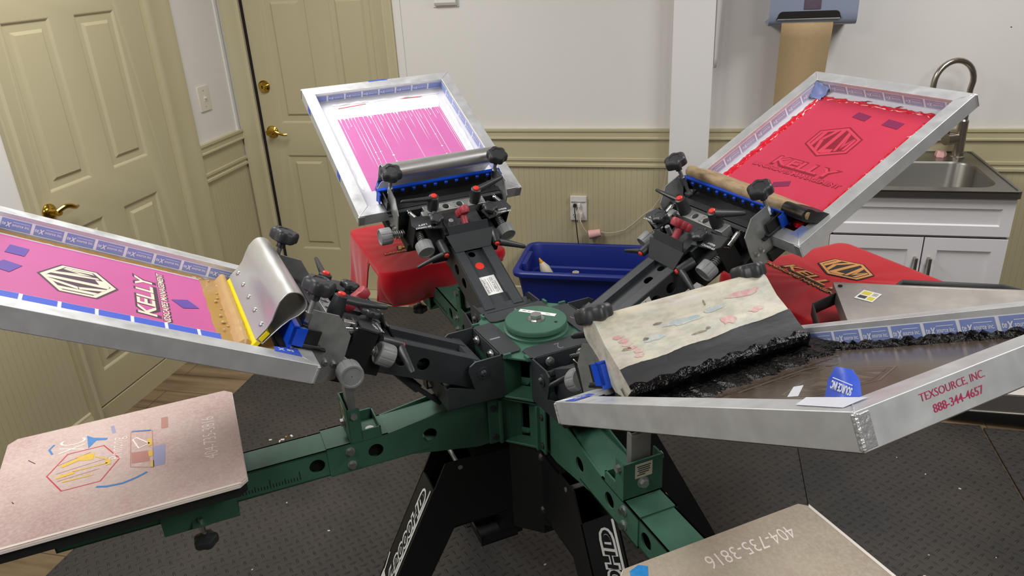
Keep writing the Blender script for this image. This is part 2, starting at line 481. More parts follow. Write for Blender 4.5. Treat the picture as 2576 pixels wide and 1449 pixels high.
# left wall with door opening y 2.37..3.24
m = MB()
m.box(XL - .12, XL, YF, 2.36, 0, ZC, 'wall'); m.box(XL - .12, XL, 3.25, YB, 0, ZC, 'wall'); m.box(XL - .12, XL, 2.36, 3.25, 2.15, ZC, 'wall')
wains(m, 3.42, YB, 'y'); wains(m, YF, 2.31, 'y')
struct(m, 'wall_left')

m = MB(); railrun(m, -1.498, -.116, 'x'); railrun(m, .07, XR, 'x'); struct(m, 'trim_1')
m = MB(); railrun(m, 3.425, YB - .02, 'y'); railrun(m, YF, 2.31, 'y'); struct(m, 'trim_2')
BASE = [(0, .0), (.016, .0), (.016, .10), (.012, .108), (.012, .118), (.006, .126), (0, .128)]
m = MB(); m.prism([(YB - d, z) for d, z in BASE], -1.498, XR, 'khaki', 'x'); struct(m, 'baseboard_back')
m = MB(); m.prism([(XL + d, z) for d, z in BASE], 3.425, YB - .016, 'khaki', 'y'); m.prism([(XL + d, z) for d, z in BASE], YF, 2.31, 'khaki', 'y'); struct(m, 'baseboard_left')

CAS = [(0, 0), (.012, 0), (.016, .006), (.016, .018), (.012, .026), (.018, .060), (.020, .066), (.020, .078), (.0, .080)]   # (depth, offset from opening)
def casing(mb, axis, a, sgn, z0, z1, w):
    k = w / .08
    if axis == 'x': mb.prism([(a + sgn * o * k, YB - d) for d, o in CAS], z0, z1, 'khaki', 'z')
    else: mb.prism([(XL + d, a + sgn * o * k) for d, o in CAS], z0, z1, 'khaki', 'z')
m = MB(); casing(m, 'x', -2.345, -1, 0, 2.14, .110); casing(m, 'x', -1.553, 1, 0, 2.14, .058)
m.prism([(YB - d, 2.055 + o) for d, o in CAS], -2.42, -1.495, 'khaki', 'x')
m.box(-2.36, -2.345, YB, YB + .12, 0, 2.06, 'khaki'); m.box(-1.55, -1.535, YB, YB + .12, 0, 2.06, 'khaki')
m.box(-2.345, -1.55, YB - .10, YB + .06, 0, .045, 'khaki')
struct(m, 'trim_3')
m = MB(); casing(m, 'y', 2.368, -1, 0, 2.23, .060); casing(m, 'y', 3.245, 1, 0, 2.23, .180)
m.prism([(XL + d, 2.145 + o) for d, o in CAS], 2.31, 3.42, 'khaki', 'y')
m.box(XL - .12, XL, 2.36, 2.372, 0, 2.15, 'khaki'); m.box(XL - .12, XL, 3.238, 3.25, 0, 2.15, 'khaki')
m.box(XL - .06, XL - .002, 2.372, 3.238, 0, .092, 'kdoor')
struct(m, 'trim_4')
# narrow white corner bead on the left wall beside the back corner
m = MB(); m.box(XL, XL + .008, 3.80, YB - .022, 1.0, ZC, 'wall'); m.box(-1.497, -1.455, YB - .006, YB, 1.0, ZC, 'wall'); struct(m, 'trim_5')

def panel_door(mb, w, z0, z1, panels):
    """slab front in the local xz plane (y = 0 front, + is into the wall) with raised panels"""
    outer = [(0, z0), (w, z0), (w, z1), (0, z1)]
    holes = [[(a, c), (b, c), (b, d), (a, d)] for a, b, c, d in panels]
    tri = tessellate_polygon([[Vector((p[0], p[1], 0)) for p in l] for l in [outer] + holes])
    flat = [p for l in [outer] + holes for p in l]
    mb.add([(a, 0, b) for a, b in flat], [tuple(t) for t in tri], 'kdoor')
    for a, b, c, d in panels:
        rings = [(0, 0), (.006, .003), (.012, .010), (.040, .011), (.052, .002), (.054, .002)]
        prev = None
        for o, dep in rings:
            cur = [(a + o, dep, c + o), (b - o, dep, c + o), (b - o, dep, d - o), (a + o, dep, d - o)]
            if prev: mb.add(prev + cur, [(k, (k + 1) % 4, 4 + (k + 1) % 4, 4 + k) for k in range(4)], 'kdoor')
            prev = cur
        mb.add(prev, [(0, 1, 2, 3)], 'kdoor')
    mb.box(0, w, .0115, .04, z0, z1, 'kdoor')
    for e in ((0, z0, 0, z1), (w, z0, w, z1), (0, z0, w, z0), (0, z1, w, z1)):
        pass
    mb.add([(0, 0, z0), (0, .0115, z0), (0, .0115, z1), (0, 0, z1)], [(0, 1, 2, 3)], 'kdoor'); mb.add([(w, 0, z0), (w, .0115, z0), (w, .0115, z1), (w, 0, z1)], [(0, 1, 2, 3)], 'kdoor')
    mb.add([(0, 0, z0), (0, .0115, z0), (w, .0115, z0), (w, 0, z0)], [(0, 1, 2, 3)], 'kdoor'); mb.add([(0, 0, z1), (0, .0115, z1), (w, .0115, z1), (w, 0, z1)], [(0, 1, 2, 3)], 'kdoor')
# door_1 on the left wall: local x runs along world +y
m = MB(); panel_door(m, .862, .10, 2.14, [(.082, .320, .24, .88), (.450, .690, .24, .88), (.082, .320, 1.05, 1.695), (.450, .690, 1.05, 1.695), (.082, .320, 1.80, 2.04), (.450, .690, 1.80, 2.04)])
d1 = struct(m, 'door_1', mtx=basis((XL - .006, 2.374, 0), (0, 1, 0), (-1, 0, 0), (0, 0, 1)))
# door_2 on the back wall
m = MB(); panel_door(m, .783, .047, 2.05, [(.112, .357, .29, .855), (.474, .712, .29, .855), (.112, .357, 1.03, 1.70), (.474, .712, 1.03, 1.70), (.112, .357, 1.80, 1.97), (.474, .712, 1.80, 1.97)])
d2 = struct(m, 'door_2', mtx=basis((-2.332, YB + .012, 0), (1, 0, 0), (0, 1, 0), (0, 0, 1)))
m = MB(); m.box(-2.345, -2.333, YB + .004, YB + .08, .045, 2.05, 'gap'); struct(m, 'door_gap_shade')  # dark strip painting the shade in the gap at the door edge

def lever_handle(parent, x, z, flip):
    m = MB()
    m.lathe([(.034, 0), (.034, .006), (.028, .012), (.016, .016), (.013, .030), (.015, .046), (.012, .054)], 'brass', 24, T=Tr(x, 0, z) @ Rx(R(90)))
    pts = []; rr = []
    for k in range(11):
        t = k / 10
        pts.append((x + flip * (.112 * t - .006), -.046 - .016 * math.sin(t * PI * 1.1), z + .004 + .012 * math.sin(t * PI * 1.6)))
        rr.append(.010 - .004 * t)
    m.tube(pts, rr, 'brass', 10, flat=1.5)
    return m.build('door_handle', parent)
lever_handle(d1, .048, .985, 1)
lever_handle(d2, .050, .985, 1)
m = MB(); m.lathe([(.033, 0), (.033, .008), (.027, .016), (.024, .020), (.018, .021), (.017, .026), (.0135, .026)], 'brass', 28, T=Tr(.046, 0, 1.232) @ Rx(R(90)))
m.box(.0425, .0495, -.0268, -.026, 1.224, 1.240, 'gap')
m.build('deadbolt', d2)

m = MB(); m.bbox(-.116, .070, YB - .085, YB + .01, 0, ZC, 'column', .004); o = m.build('trim_7', kind='structure')
tag(o, 'white boxed post standing against the back wall')

# ------------------------------------------------------------------ wall fittings
m = MB(); m.bbox(0, .092, -.035, -.0, 0, .124, 'ivory', .003)
ls = m.build('light_switch', mtx=basis((XL + .035 - .031, 3.513, 1.16), (0, 1, 0), (1, 0, 0), (0, 0, -1)) @ Tr(0, 0, -.124) if False else Tr(XL, 3.513, 1.160) @ basis((0, 0, 0), (0, 1, 0), (-1, 0, 0), (0, 0, 1)) @ Tr(0, 0, 0))
ls.data.transform(Matrix.Scale(.2, 4, (0, 1, 0)))
tag(ls, 'ivory toggle light switch on the white left wall between the two doors', 'light switch')
m = MB(); m.box(.041, .051, -.009, -.006, .048, .076, 'ivory'); m.prism([(-.007, .060), (-.020, .066), (-.020, .072), (-.007, .070)], .042, .050, 'white_plastic', 'x')
m.build('toggle', ls)
for zz in (.022, .102):
    m = MB(); m.cyl((.046, -.0078, zz), (.046, -.0068, zz), .003, 'zinc', n=10); m.build('screw', ls)

m = MB(); m.bbox(-1.282, -1.150, YB - .006, YB, 1.604, 1.74, 'white_plastic', .002)
th = m.build('thermostat'); tag(th, 'small white plastic thermostat box high on the back wall right of the door', 'thermostat')
m = MB(); m.prism([(YB - .006, 1.612), (YB - .020, 1.612), (YB - .030, 1.626), (YB - .030, 1.74), (YB - .006, 1.74)], -1.270, -1.158, 'white_plastic', 'x'); m.build('cover', th, bevel=.002)

# outlet with plugs
m = MB(); m.bbox(-.617, -.530, YB - .018, YB - .004, .523, .655, 'white_plastic', .004)
m.box(-.614, -.533, YB - .026, YB - .016, .628, .655, 'white_plastic')
for zz in (.548, .600):
    m.box(-.600, -.597, YB - .0186, YB - .0178, zz, zz + .009, 'gap'); m.box(-.591, -.588, YB - .0186, YB - .0178, zz, zz + .007, 'gap'); m.cyl((-.5945, YB - .0186, zz - .006), (-.5945, YB - .0178, zz - .006), .0025, 'gap', n=8)
ou = m.build('wall_outlet'); tag(ou, 'white wall outlet with weather cover on the khaki wainscot above the blue bin', 'outlet')
m = MB(); m.bbox(-.598, -.583, YB - .042, YB - .018, .600, .616, 'cordblack', .003)
m.tube([(-.590, YB - .040, .606), (-.588, YB - .055, .590), (-.584, YB - .050, .54), (-.578, YB - .045, .46), (-.572, YB - .030, .38), (-.570, YB - .016, .30)], .0026, 'cordblack', 8)
tag(m.build('black_cord'), 'thin black power cord plugged into the outlet and falling behind the blue bin', 'cord')
m = MB(); m.bbox(-.576, -.561, YB - .040, YB - .018, .600, .620, 'white_plastic', .003); m.bbox(-.573, -.550, YB - .046, YB - .018, .545, .572, 'ivory', .003)
m.tube([(-.568, YB - .038, .606), (-.572, YB - .052, .585), (-.570, YB - .050, .55), (-.565, YB - .05, .50), (-.556, YB - .045, .44), (-.55, YB - .016, .34)], .0024, 'cordwhite', 8)
m.tube([(-.562, YB - .044, .548), (-.557, YB - .060, .53), (-.545, YB - .058, .50), (-.528, YB - .05, .470), (-.515, YB - .046, .462)], .003, 'cordwhite', 8)
m.tube([(-.455, YB - .04, .470), (-.42, YB - .034, .462), (-.38, YB - .03, .466), (-.33, YB - .026, .480), (-.29, YB - .024, .512), (-.24, YB - .024, .560), (-.19, YB - .024, .600), (-.155, YB - .024, .655), (-.135, YB - .024, .72), (-.127, YB - .024, .80)], .0024, 'cordwhite', 8)
wc = m.build('white_cord'); tag(wc, 'ivory power cord from the outlet running along the wall to the post', 'cord')
m = MB(); m.cyl((-.515, YB - .046, .455), (-.455, YB - .04, .466), .024, 'pinkplug', r1=.020, n=20); m.build('pink_plug', wc)

# paper towel dispenser (bottom part of it is in view)
X0, X1 = .288, .640
prof = [(YB, 1.492), (YB - .150, 1.488), (YB - .192, 1.490), (YB - .212, 1.498), (YB - .222, 1.515), (YB - .225, 1.545), (YB - .226, 1.70), (YB - .215, 1.80), (YB - .17, 1.86), (YB, 1.87)]
def rounded_shell(mb, prof, x0, x1, mat, rad=.045):
    """extrude a yz profile in x with softly rounded ends"""
    cy = YB; secs = []
    for k in range(7):
        a = k / 6 * PI / 2
        secs.append((x0 + rad * (1 - math.sin(a)) , 1 - .22 * (1 - math.cos(PI / 2 - a)) ** 1.0 * 1.0))
    secs2 = secs + [(x0 + x1 - x, f) for x, f in reversed(secs)]
    vs = []; n = len(prof)
    zc = 1.69
    for x, f in secs2:
        for y, z in prof: vs.append((x, YB + (y - YB) * f, zc + (z - zc) * (1 - (1 - f) * .7)))
    fs = [(i * n + j, i * n + j + 1, (i + 1) * n + j + 1, (i + 1) * n + j) for i in range(len(secs2) - 1) for j in range(n - 1)]
    mb.add(vs, fs, mat, True)
    mb.add(vs[:n], [tuple(range(n))], mat); mb.add(vs[-n:], [tuple(range(n))], mat)
dp = MB(); rounded_shell(dp, prof, X0, X1, 'disp')
dsp = dp.build('towel_dispenser', ang=60); tag(dsp, 'blue-grey paper towel dispenser on the back wall above the sink', 'towel dispenser')
m = MB(); pts = [(.318, 1.519)] + [(.324 + .018 * (1 - math.cos(a)), 1.530 + .020 * math.sin(a)) for a in (0, .5, 1.0, 1.5)] + [(.572 - .018 * (1 - math.cos(a)), 1.530 + .020 * math.sin(a)) for a in (1.5, 1.0, .5, 0)] + [(.578, 1.519)]
m.prism(pts, YB - .2275, YB - .150, 'gap', 'y'); m.build('towel_slot', dsp)
m = MB(); m.bbox(.425, .493, YB - .2285, YB - .218, 1.556, 1.64, 'dispwin', .003); m.build('viewing_window', dsp)
m = MB(); m.bbox(.322, .574, YB - .2285, YB - .205, 1.515, 1.521, 'zinc', .002); m.build('tear_bar', dsp)
m = MB(); vs = []; n = 14
for k in range(n + 1):
    t = k / n
    z = 1.530 - .62 * t; y = YB - .2315 + .035 * math.sin(t * 2.2) + .03 * t
    if k == 0: z, y = 1.536, YB - .20
    for x in (.342 - .004 * t, .550 - .022 * t): vs.append((x, y, z))
m.add(vs, [(2 * i, 2 * i + 1, 2 * i + 3, 2 * i + 2) for i in range(n)], 'kraft', True)
pt = m.build('paper_towel'); s_ = pt.modifiers.new('thick', 'SOLIDIFY'); s_.thickness = .0008
tag(pt, 'long strip of brown paper towel hanging from the dispenser', 'paper towel')

# white paper on the right side of the post
m = MB(); vs = []
for k in range(13):
    a = k / 12
    z = 1.86 - .56 * a
    for j in range(6):
        t = j / 5
        vs.append((.072 + .034 * math.sin(t * PI) * (1 - a * .62) + .002, YB - .075 + .06 * t, z + .006 * t))
m.add(vs, [(i * 6 + j, i * 6 + j + 1, i * 6 + 6 + j + 1, i * 6 + 6 + j) for i in range(12) for j in range(5)], 'paper', True)
o = m.build('hanging_paper'); s_ = o.modifiers.new('thick', 'SOLIDIFY'); s_.thickness = .001
tag(o, 'curled white paper hanging on the right side of the white post', 'paper')

# ------------------------------------------------------------------ sink cabinet
CX0, CX1, CYF = .570, 1.232, 3.235
m = MB()
m.box(CX0, CX1, CYF, CYF + .018, .10, .872, 'cabinet'); m.box(CX0, CX0 + .016, CYF, YB - .02, .10, .872, 'cabinet'); m.box(CX1 - .016, CX1, CYF, YB - .02, .10, .872, 'cabinet'); m.box(CX0, CX1, YB - .036, YB - .02, .10, .872, 'cabinet'); m.box(CX0, CX1, CYF, YB - .02, .10, .116, 'cabinet'); m.box(CX0 + .02, CX1 - .02, CYF + .05, YB - .02, 0, .10, 'cabinet')
cab = m.build('sink_cabinet', bevel=.002); tag(cab, 'white shaker sink cabinet with two doors under the steel sink', 'cabinet')
def shaker(mb, x0, x1, z0, z1, fr=.052):
    mb.box(x0, x1, CYF - .012, CYF - .002, z0, z1, 'cabinet')
    a = [(x0, CYF - .020, z0), (x1, CYF - .020, z0), (x1, CYF - .020, z1), (x0, CYF - .020, z1)]
    b_ = [(x0 + fr, CYF - .020, z0 + fr), (x1 - fr, CYF - .020, z0 + fr), (x1 - fr, CYF - .020, z1 - fr), (x0 + fr, CYF - .020, z1 - fr)]
    c_ = [(x0 + fr + .005, CYF - .0125, z0 + fr + .005), (x1 - fr - .005, CYF - .0125, z0 + fr + .005), (x1 - fr - .005, CYF - .0125, z1 - fr - .005), (x0 + fr + .005, CYF - .0125, z1 - fr - .005)]
    e = [(p[0], CYF - .003, p[2]) for p in a]
    q = [(k, (k + 1) % 4, 4 + (k + 1) % 4, 4 + k) for k in range(4)]
    mb.add(a + b_, q, 'cabinet'); mb.add(b_ + c_, q, 'cabinet'); mb.add(c_, [(0, 1, 2, 3)], 'cabinet'); mb.add(a + e, q, 'cabinet')
m = MB(); shaker(m, CX0, CX1, .712, .868, .042); m.build('drawer_front', cab)
for x0, x1, hx in ((CX0, .925, .903), (.930, CX1, .955)):
    m = MB(); shaker(m, x0, x1, .115, .700); dr = m.build('door', cab)
    m = MB(); m.bbox(hx - .006, hx + .006, CYF - .052, CYF - .044, .480, .620, 'nickel', .002); m.bbox(hx - .005, hx + .005, CYF - .046, CYF - .018, .607, .618, 'nickel', .002); m.bbox(hx - .005, hx + .005, CYF - .046, CYF - .018, .482, .493, 'nickel', .002)
    m.build('handle', dr)

# sink: rim with a basin
def rrect(x0, x1, y0, y1, r, n=6):
    out = []
    for cx, cy, a0 in ((x1 - r, y1 - r, 0), (x0 + r, y1 - r, 90), (x0 + r, y0 + r, 180), (x1 - r, y0 + r, 270)):
        for k in range(n + 1):
            a = R(a0 + 90 * k / n); out.append((cx + r * math.cos(a), cy + r * math.sin(a)))
    return out
m = MB(); outer = rrect(.555, 1.240, 3.195, YB - .003, .018); inner = rrect(.600, 1.185, 3.262, 3.660, .085)
m.prism(outer, .874, .899, 'sink', holes=[inner])
rim2 = rrect(.562, 1.233, 3.202, YB - .010, .018)
m.prism(outer, .897, .903, 'sink', holes=[rrect(.566, 1.229, 3.206, YB - .014, .016)])
prev = [(x, y, .899) for x, y in inner]
for ins, z in ((.004, .89), (.012, .74), (.03, .705), (.07, .692)):
    cur = [(x, y, z) for x, y in rrect(.600 + ins, 1.185 - ins, 3.262 + ins, 3.660 - ins, .085)]
    n = len(cur); m.add(prev + cur, [(k, (k + 1) % n, n + (k + 1) % n, n + k) for k in range(n)], 'sink', True); prev = cur
m.add(prev, [tuple(range(len(prev)))], 'sink')
sk = m.build('sink'); tag(sk, 'stainless steel drop-in sink basin on the white cabinet', 'sink')
m = MB(); m.cyl((.89, 3.46, .693), (.89, 3.46, .696), .045, 'nickel', n=24); m.cyl((.89, 3.46, .696), (.89, 3.46, .697), .03, 'gap', n=20); m.build('drain', sk)
# faucet
fx, fy = 1.150, 3.735
fa = empty('faucet', 'brushed nickel gooseneck faucet at the back of the sink', 'faucet', Tr(fx, fy, .899))
m = MB(); m.lathe([(.030, 0), (.030, .006), (.024, .010), (.0225, .10), (.0225, .165), (.017, .172), (.017, .20)], 'nickel', 24); m.build('body', fa)
pts = [(0, 0, .19), (0.004, 0, .30)]
for k in range(15):
    a = PI * k / 14
    pts.append((-.078 + .084 * math.cos(a), -.01 - .055 * (1 - math.cos(a)) / 2, .335 + .092 * math.sin(a)))
pts += [(-.164, -.066, .26), (-.164, -.066, .20)]
m = MB(); m.tube(pts, .0125, 'nickel', 12); m.cyl((-.164, -.066, .20), (-.164, -.066, .135), .016, 'nickel', n=16); m.build('spout', fa)
m = MB(); m.cyl((-.02, -.005, .088), (-.068, -.03, .088), .024, 'nickel', r1=.026, n=20); m.tube([(-.06, -.03, .10), (-.062, -.035, .16), (-.062, -.04, .24)], [.007, .005, .004], 'nickel', 8); m.build('lever', fa)
m = MB(); m.lathe([(.0, .03), (.02, .026), (.026, .012), (.024, 0)], 'pinkplug', 10, lobes=5, depth=.3, cap=False)
tag(m.build('sponge', mtx=Tr(1.085, 3.745, .8995)), 'crumpled pinkish sponge on the sink ledge beside the faucet', 'sponge')

# ------------------------------------------------------------------ floor mats and small litter
def mat_piece(x0, x1, y0, y1, label):
    m = MB(); m.bbox(x0, x1, y0, y1, 0.0, .010, 'rubber', .002)
    return tag(m.build('rubber_mat'), label, 'floor mat', 'black rubber floor mats')
mat_piece(-2.045, .45, YF + .4, 3.725, 'large black diamond-tread rubber mat under the printing press')
mat_piece(.452, 1.172, YF + .4, 2.935, 'narrow black rubber mat in front of the sink cabinet')
mat_piece(1.180, 2.7, YF + .4, 2.920, 'black rubber mat right of the seam at the right edge')
m = MB()
for k in range(46):
    if k < 30: x, y = random.uniform(.35, 1.5), random.uniform(1.0, 2.7)
    else: x, y = random.uniform(-1.7, -.4), random.uniform(1.0, 2.9)
    r = random.choice((.0022, .0026, .003, .004)); a = random.uniform(0, 3)
    m.box(-r, r, -r * .6, r * .6, 0, .0015, 'speck', T=Tr(x, y, .0102) @ Rz(a))
for k in range(26):
    r = random.uniform(.003, .008)
    m.box(-r, r, -r * .5, r * .5, 0, .004, 'orange' if k % 3 == 0 else 'speck', T=Tr(-1.56 + random.gauss(0, .05), 2.37 + random.gauss(0, .05), .0102) @ Rz(random.uniform(0, 3)))
tag(m.build('floor_specks'), 'pale paper specks scattered over the black mats', 'litter', kind='stuff')
for p, s, a in (((-.585, 1.19, .0105), .014, .3), ((-.40, 1.40, .0105), .010, 1.0)):
    m = MB(); m.poly([(-s, -s * .5), (s, -s * .35), (s * .8, s * .5), (-s * .6, s * .6)], 'redscrap', z=.0); m.poly([(-s, -s * .5), (s, -s * .35), (s * .8, s * .5), (-s * .6, s * .6)], 'redscrap', z=.001)
    tag(m.build('paper_scrap', mtx=Tr(*p) @ Rz(a)), 'orange-red scrap on the mat ' + ('between the front legs of the press' if s > .012 else 'just past the black tray under the press column'), 'scrap')

# ------------------------------------------------------------------ blue bin with things in it
BX0, BX1, BY0, BY1, BH = -.845, -.135, 3.37, 3.812, .398
m = MB()
def ring(k, z, o=0): return [(x, y, z) for x, y in rrect(BX0 + k, BX1 - k, BY0 + k, BY1 - k, max(.01, .055 - o))]
secs = [ring(.065, .012), ring(.035, .265), ring(.022, .35), ring(.020, .362), ring(.002, .366), ring(0, .372), ring(0, .386), ring(.006, .392), ring(.026, .392), ring(.030, .385), ring(.040, .27), ring(.049, .262), ring(.075, .018)]
n = len(secs[0])
for a, b in zip(secs, secs[1:]): m.add(a + b, [(k, (k + 1) % n, n + (k + 1) % n, n + k) for k in range(n)], 'bin', True)
m.add(secs[0], [tuple(range(n))], 'bin'); m.add(secs[-1], [tuple(range(n))], 'bin')
bn = m.build('storage_bin', mtx=Tr(0, 0, .010)); tag(bn, 'open navy blue plastic storage bin on the mat against the back wall', 'bin')
m = MB(); m.bbox(BX0 + .025, BX0 + .052, 3.50, 3.68, .335, .388, 'bin', .006); m.bbox(BX0 + .010, BX0 + .03, 3.51, 3.67, .300, .38, 'bin', .006); m.build('bin_handle', bn)
bd = Vector((-.148, .0, .30)).normalized()
m = MB(); m.lathe([(.024, 0), (.030, .008), (.030, .19), (.026, .215), (.022, .235), (.029, .262), (.026, .305), (.013, .335)], 'bone', 20); bt = m.build('glue_bottle', mtx=aim((-.590, 3.62, .058), bd))
tag(bt, 'ivory squeeze bottle with orange tip leaning inside the blue bin', 'bottle')
m = MB(); m.lathe([(.011, .335), (.010, .343), (.006, .352), (.003, .362)], 'orange', 14); m.build('nozzle', bt)
m = MB(); m.lathe([(.013, 0), (.0165, .0), (.0165, .334), (.0135, .334), (.013, .004)], 'bone', 22, cap=False); tag(m.build('cardboard_tube', mtx=Tr(-.545, 3.515, .025)), 'ivory cardboard tube standing in the middle of the blue bin', 'cardboard tube')

# ------------------------------------------------------------------ artwork drawn on screens, shirts and platens
def logo(mb, T, c_out, c_mid, c_in, c_let, hexa=True, kelly=True, lands=True, outline=None, lift=.0003):
    """origin at the middle of the hexagon; local x = reading direction, local y = up; metres"""
    def L(k): return T @ Tr(0, 0, lift * k)
    hx = lambda d: [(0, .067 - d * 1.12), (.072 - d, .031 - d * .55), (.072 - d, -.031 + d * .55), (0, -.067 + d * 1.12), (-.072 + d, -.031 + d * .55), (-.072 + d, .031 - d * .55)]
    if hexa:
        mb.poly(hx(0), c_out, L(1)); mb.poly(hx(.0045), c_mid, L(2)); mb.poly(hx(.0125), c_out, L(3))
        def slab(pts): mb.poly(pts, c_let, L(4))
        slab([(-.056, -.026), (-.056, .027), (-.044, .034), (-.044, -.032)]); slab([(-.043, .000), (-.026, .042), (-.013, .048), (-.031, .001)]); slab([(-.042, -.002), (-.031, .0), (-.016, -.046), (-.029, -.040)])
        slab([(-.011, -.049), (-.011, .049), (.002, .053), (.002, -.051)]); slab([(.002, -.034), (.025, -.0265), (.025, -.041), (.002, -.051)])
        slab([(.029, -.034), (.014, .046), (.027, .039), (.036, -.031)]); slab([(.027, .038), (.039, .000), (.0395, -.022), (.033, .002)]); slab([(.048, .0275), (.040, .000), (.0400, -.022), (.047, .004)]); slab([(.049, .0265), (.057, .0225), (.057, -.021), (.049, -.0255)])
    if kelly:
        K = T @ Tr(.004, -.113, 0)
        if outline: mb.text('KELLY', K @ Tr(.002, -.002, lift * 1), .222, .043, outline, .045, .12)
        mb.text('KELLY', K @ Tr(0, 0, lift * 3), .208, .032, c_let, .02, .12)
    if lands:
        K = T @ Tr(.0, -.146, 0)
        if outline: mb.text('LANDSCAPES MANAGEMENT', K @ Tr(.001, -.001, lift * 1), .306, .0165, outline, .05, .1)
        mb.text('LANDSCAPES MANAGEMENT', K @ Tr(0, 0, lift * 3), .300, .0118, c_let, .02, .1)
UPX = basis((0, 0, 0), (0, -1, 0), (1, 0, 0), (0, 0, 1))     # text plane: reading along -y, up along +x

# ------------------------------------------------------------------ printing press
PX, PY = -.34895, 1.61843
HINGE_R, HINGE_Z = .15735, .97311
AZH = R(39.118); AZP = R(36.0)
press = empty('screen_printing_press', 'green and black four-arm manual screen printing press standing on the mat', 'printing press', Tr(PX, PY, .010))
ZP = -.010   # press children are given in heights above the floor
def HM(k, tilt=R(27.7)):
    """head frame: x outward along the raised arm, y left, z up from the arm"""
    return Rz(AZH + k * PI / 2) @ Tr(HINGE_R, 0, HINGE_Z + ZP) @ Ry(-tilt)

# base: column and four legs
def rot2(pts, a): return [(x * math.cos(a) - y * math.sin(a), x * math.sin(a) + y * math.cos(a)) for x, y in pts]
m = MB()
oct_ = [(.105, .046), (.046, .105), (-.046, .105), (-.105, .046), (-.105, -.046), (-.046, -.105), (.046, -.105), (.105, -.046)]
m.prism(oct_, .485, .755, 'blackdeep'); m.cyl((0, 0, .70), (0, 0, .90), .05, 'blackdeep', n=20)
for k in range(4):
    T = Rz(AZP + PI / 4 + k * PI / 2)
    for z in (.72, .56):
        for s in (-.026, .026):
            m.cyl((.1065, s, z), (.1105, s, z), .012, 'chrome', n=16, T=T); m.cyl((.1105, s, z), (.1175, s, z), .008, 'chrome', n=6, T=T)
m.build('base_column', press, Rz(AZP) @ Tr(0, 0, ZP) if False else Tr(0, 0, ZP) @ Rz(AZP))
def leg_mesh():
    m = MB()
    w = .046
    side = [(.09, .735), (.272, .735), (.305, .668), (.640, .014), (.560, .014), (.265, .540), (.155, .545), (.09, .50)]
    for y0, y1 in ((-w, -w + .004), (w - .004, w)): m.prism(side, y0, y1, 'blackdeep', 'y')
    # sloping cover
    m.add([(.305, -w, .668), (.305, w, .668), (.640, w, .014), (.640, -w, .014)], [(0, 1, 2, 3)], 'blackdeep')
    m.add([(.301, -w, .666), (.301, w, .666), (.636, w, .012), (.636, -w, .012)], [(0, 1, 2, 3)], 'blackdeep')
    m.add([(.265, -w, .540), (.265, w, .540), (.560, w, .014), (.560, -w, .014)], [(0, 1, 2, 3)], 'blackdeep')
    m.box(.09, .200, -w, w, .731, .735, 'blackdeep'); m.box(.12, .262, -w, w, .541, .545, 'blackdeep')
    m.box(.53, .67, -.06, .06, 0, .014, 'blackdeep')
    m.cyl((.235, -w - .0015, .715), (.235, w + .0015, .715), .006, 'zinc', n=12)
    # lettering on the cover, reading up the slope
    d = Vector((.305 - .640, 0, .668 - .014)).normalized()
    nrm = Vector((d.z, 0, -d.x))
    up = nrm.cross(d)
    o = Vector((.305, 0, .668)) + nrm * .0012
    T = basis(o - d * .165, d, up, nrm)
    m.text('V-2000HD', T @ Tr(.0, -.0075, .0), .285, .038, 'white_txt', .075, .25)
    m.text('V-2000HD', T @ Tr(.0, -.0075, .0004), .274, .026, 'blackdeep', .02, .25)
    m.box(-.20, .155, -.034, -.028, 0, .0004, 'white_txt', T)
    m.poly([(-.34, -.034), (-.20, -.034), (-.165, .010), (-.215, .006)], 'white_txt', T); m.poly([(-.30, -.024), (-.215, -.024), (-.200, -.004), (-.225, -.004)], 'blackdeep', T, z=.0003)
    m.poly([(-.165, .012), (-.130, .012), (-.122, .036), (-.158, .036)], 'white_txt', T, z=.0006); m.strip([(-.125, .030), (-.075, .040)], .005, 'white_txt', T @ Tr(0, 0, .0006))
    return m
leg0 = leg_mesh().build('leg', press, Tr(0, 0, ZP) @ Rz(AZP + PI))
for k in (1, 2, 3):
    c = leg0.copy(); COL.objects.link(c); c.parent = press; c.matrix_basis = Tr(0, 0, ZP) @ Rz(AZP + PI + k * PI / 2)
m = MB(); m.box(.095, .195, -.044, .044, .452, .456, 'blackdeep'); m.box(.095, .195, -.044, -.040, .452, .51, 'blackdeep'); m.box(.191, .195, -.044, .044, .452, .472, 'blackdeep'); m.box(.095, .195, .040, .044, .452, .472, 'blackdeep'); m.box(.080, .130, -.040, .040, .456, .53, 'blackdeep')
m.build('lower_tray', press, Tr(0, 0, ZP) @ Rz(AZP + PI))

# platen hub
def pocket_hub(mb, top, bot, P, Q, mat):
    """hub with a plus-shaped plan; pockets between the arms. P = outer half length, Q = half width of the arm side"""
    plan = []
    for k in range(4):
        a = k * PI / 2
        plan += rot2([(P, -Q), (P, Q)], a)
    mb.prism(plan, top - .005, top, mat); mb.prism(plan, bot, bot + .005, mat)
    mb.cyl((0, 0, bot), (0, 0, top - .002), .062, 'void', n=24)
    for k in range(4):
        T = Rz(k * PI / 2)
        # two converging walls with a dark slot
        mb.add([(P, Q, bot), (P, Q, top), (.075, .060, top), (.075, .060, bot)], [(0, 1, 2, 3)], mat, T=T)
        mb.add([(Q, P, bot), (Q, P, top), (.060, .075, top), (.060, .075, bot)], [(0, 1, 2, 3)], mat, T=T)
        mb.add([(.075, .060, bot), (.075, .060, bot + .028), (.060, .075, bot + .028), (.060, .075, bot)], [(0, 1, 2, 3)], mat, T=T)
        mb.box(P - .004, P, -Q, Q, bot, top, mat, T)
m = MB(); pocket_hub(m, .886, .762, .128, .056, 'green')
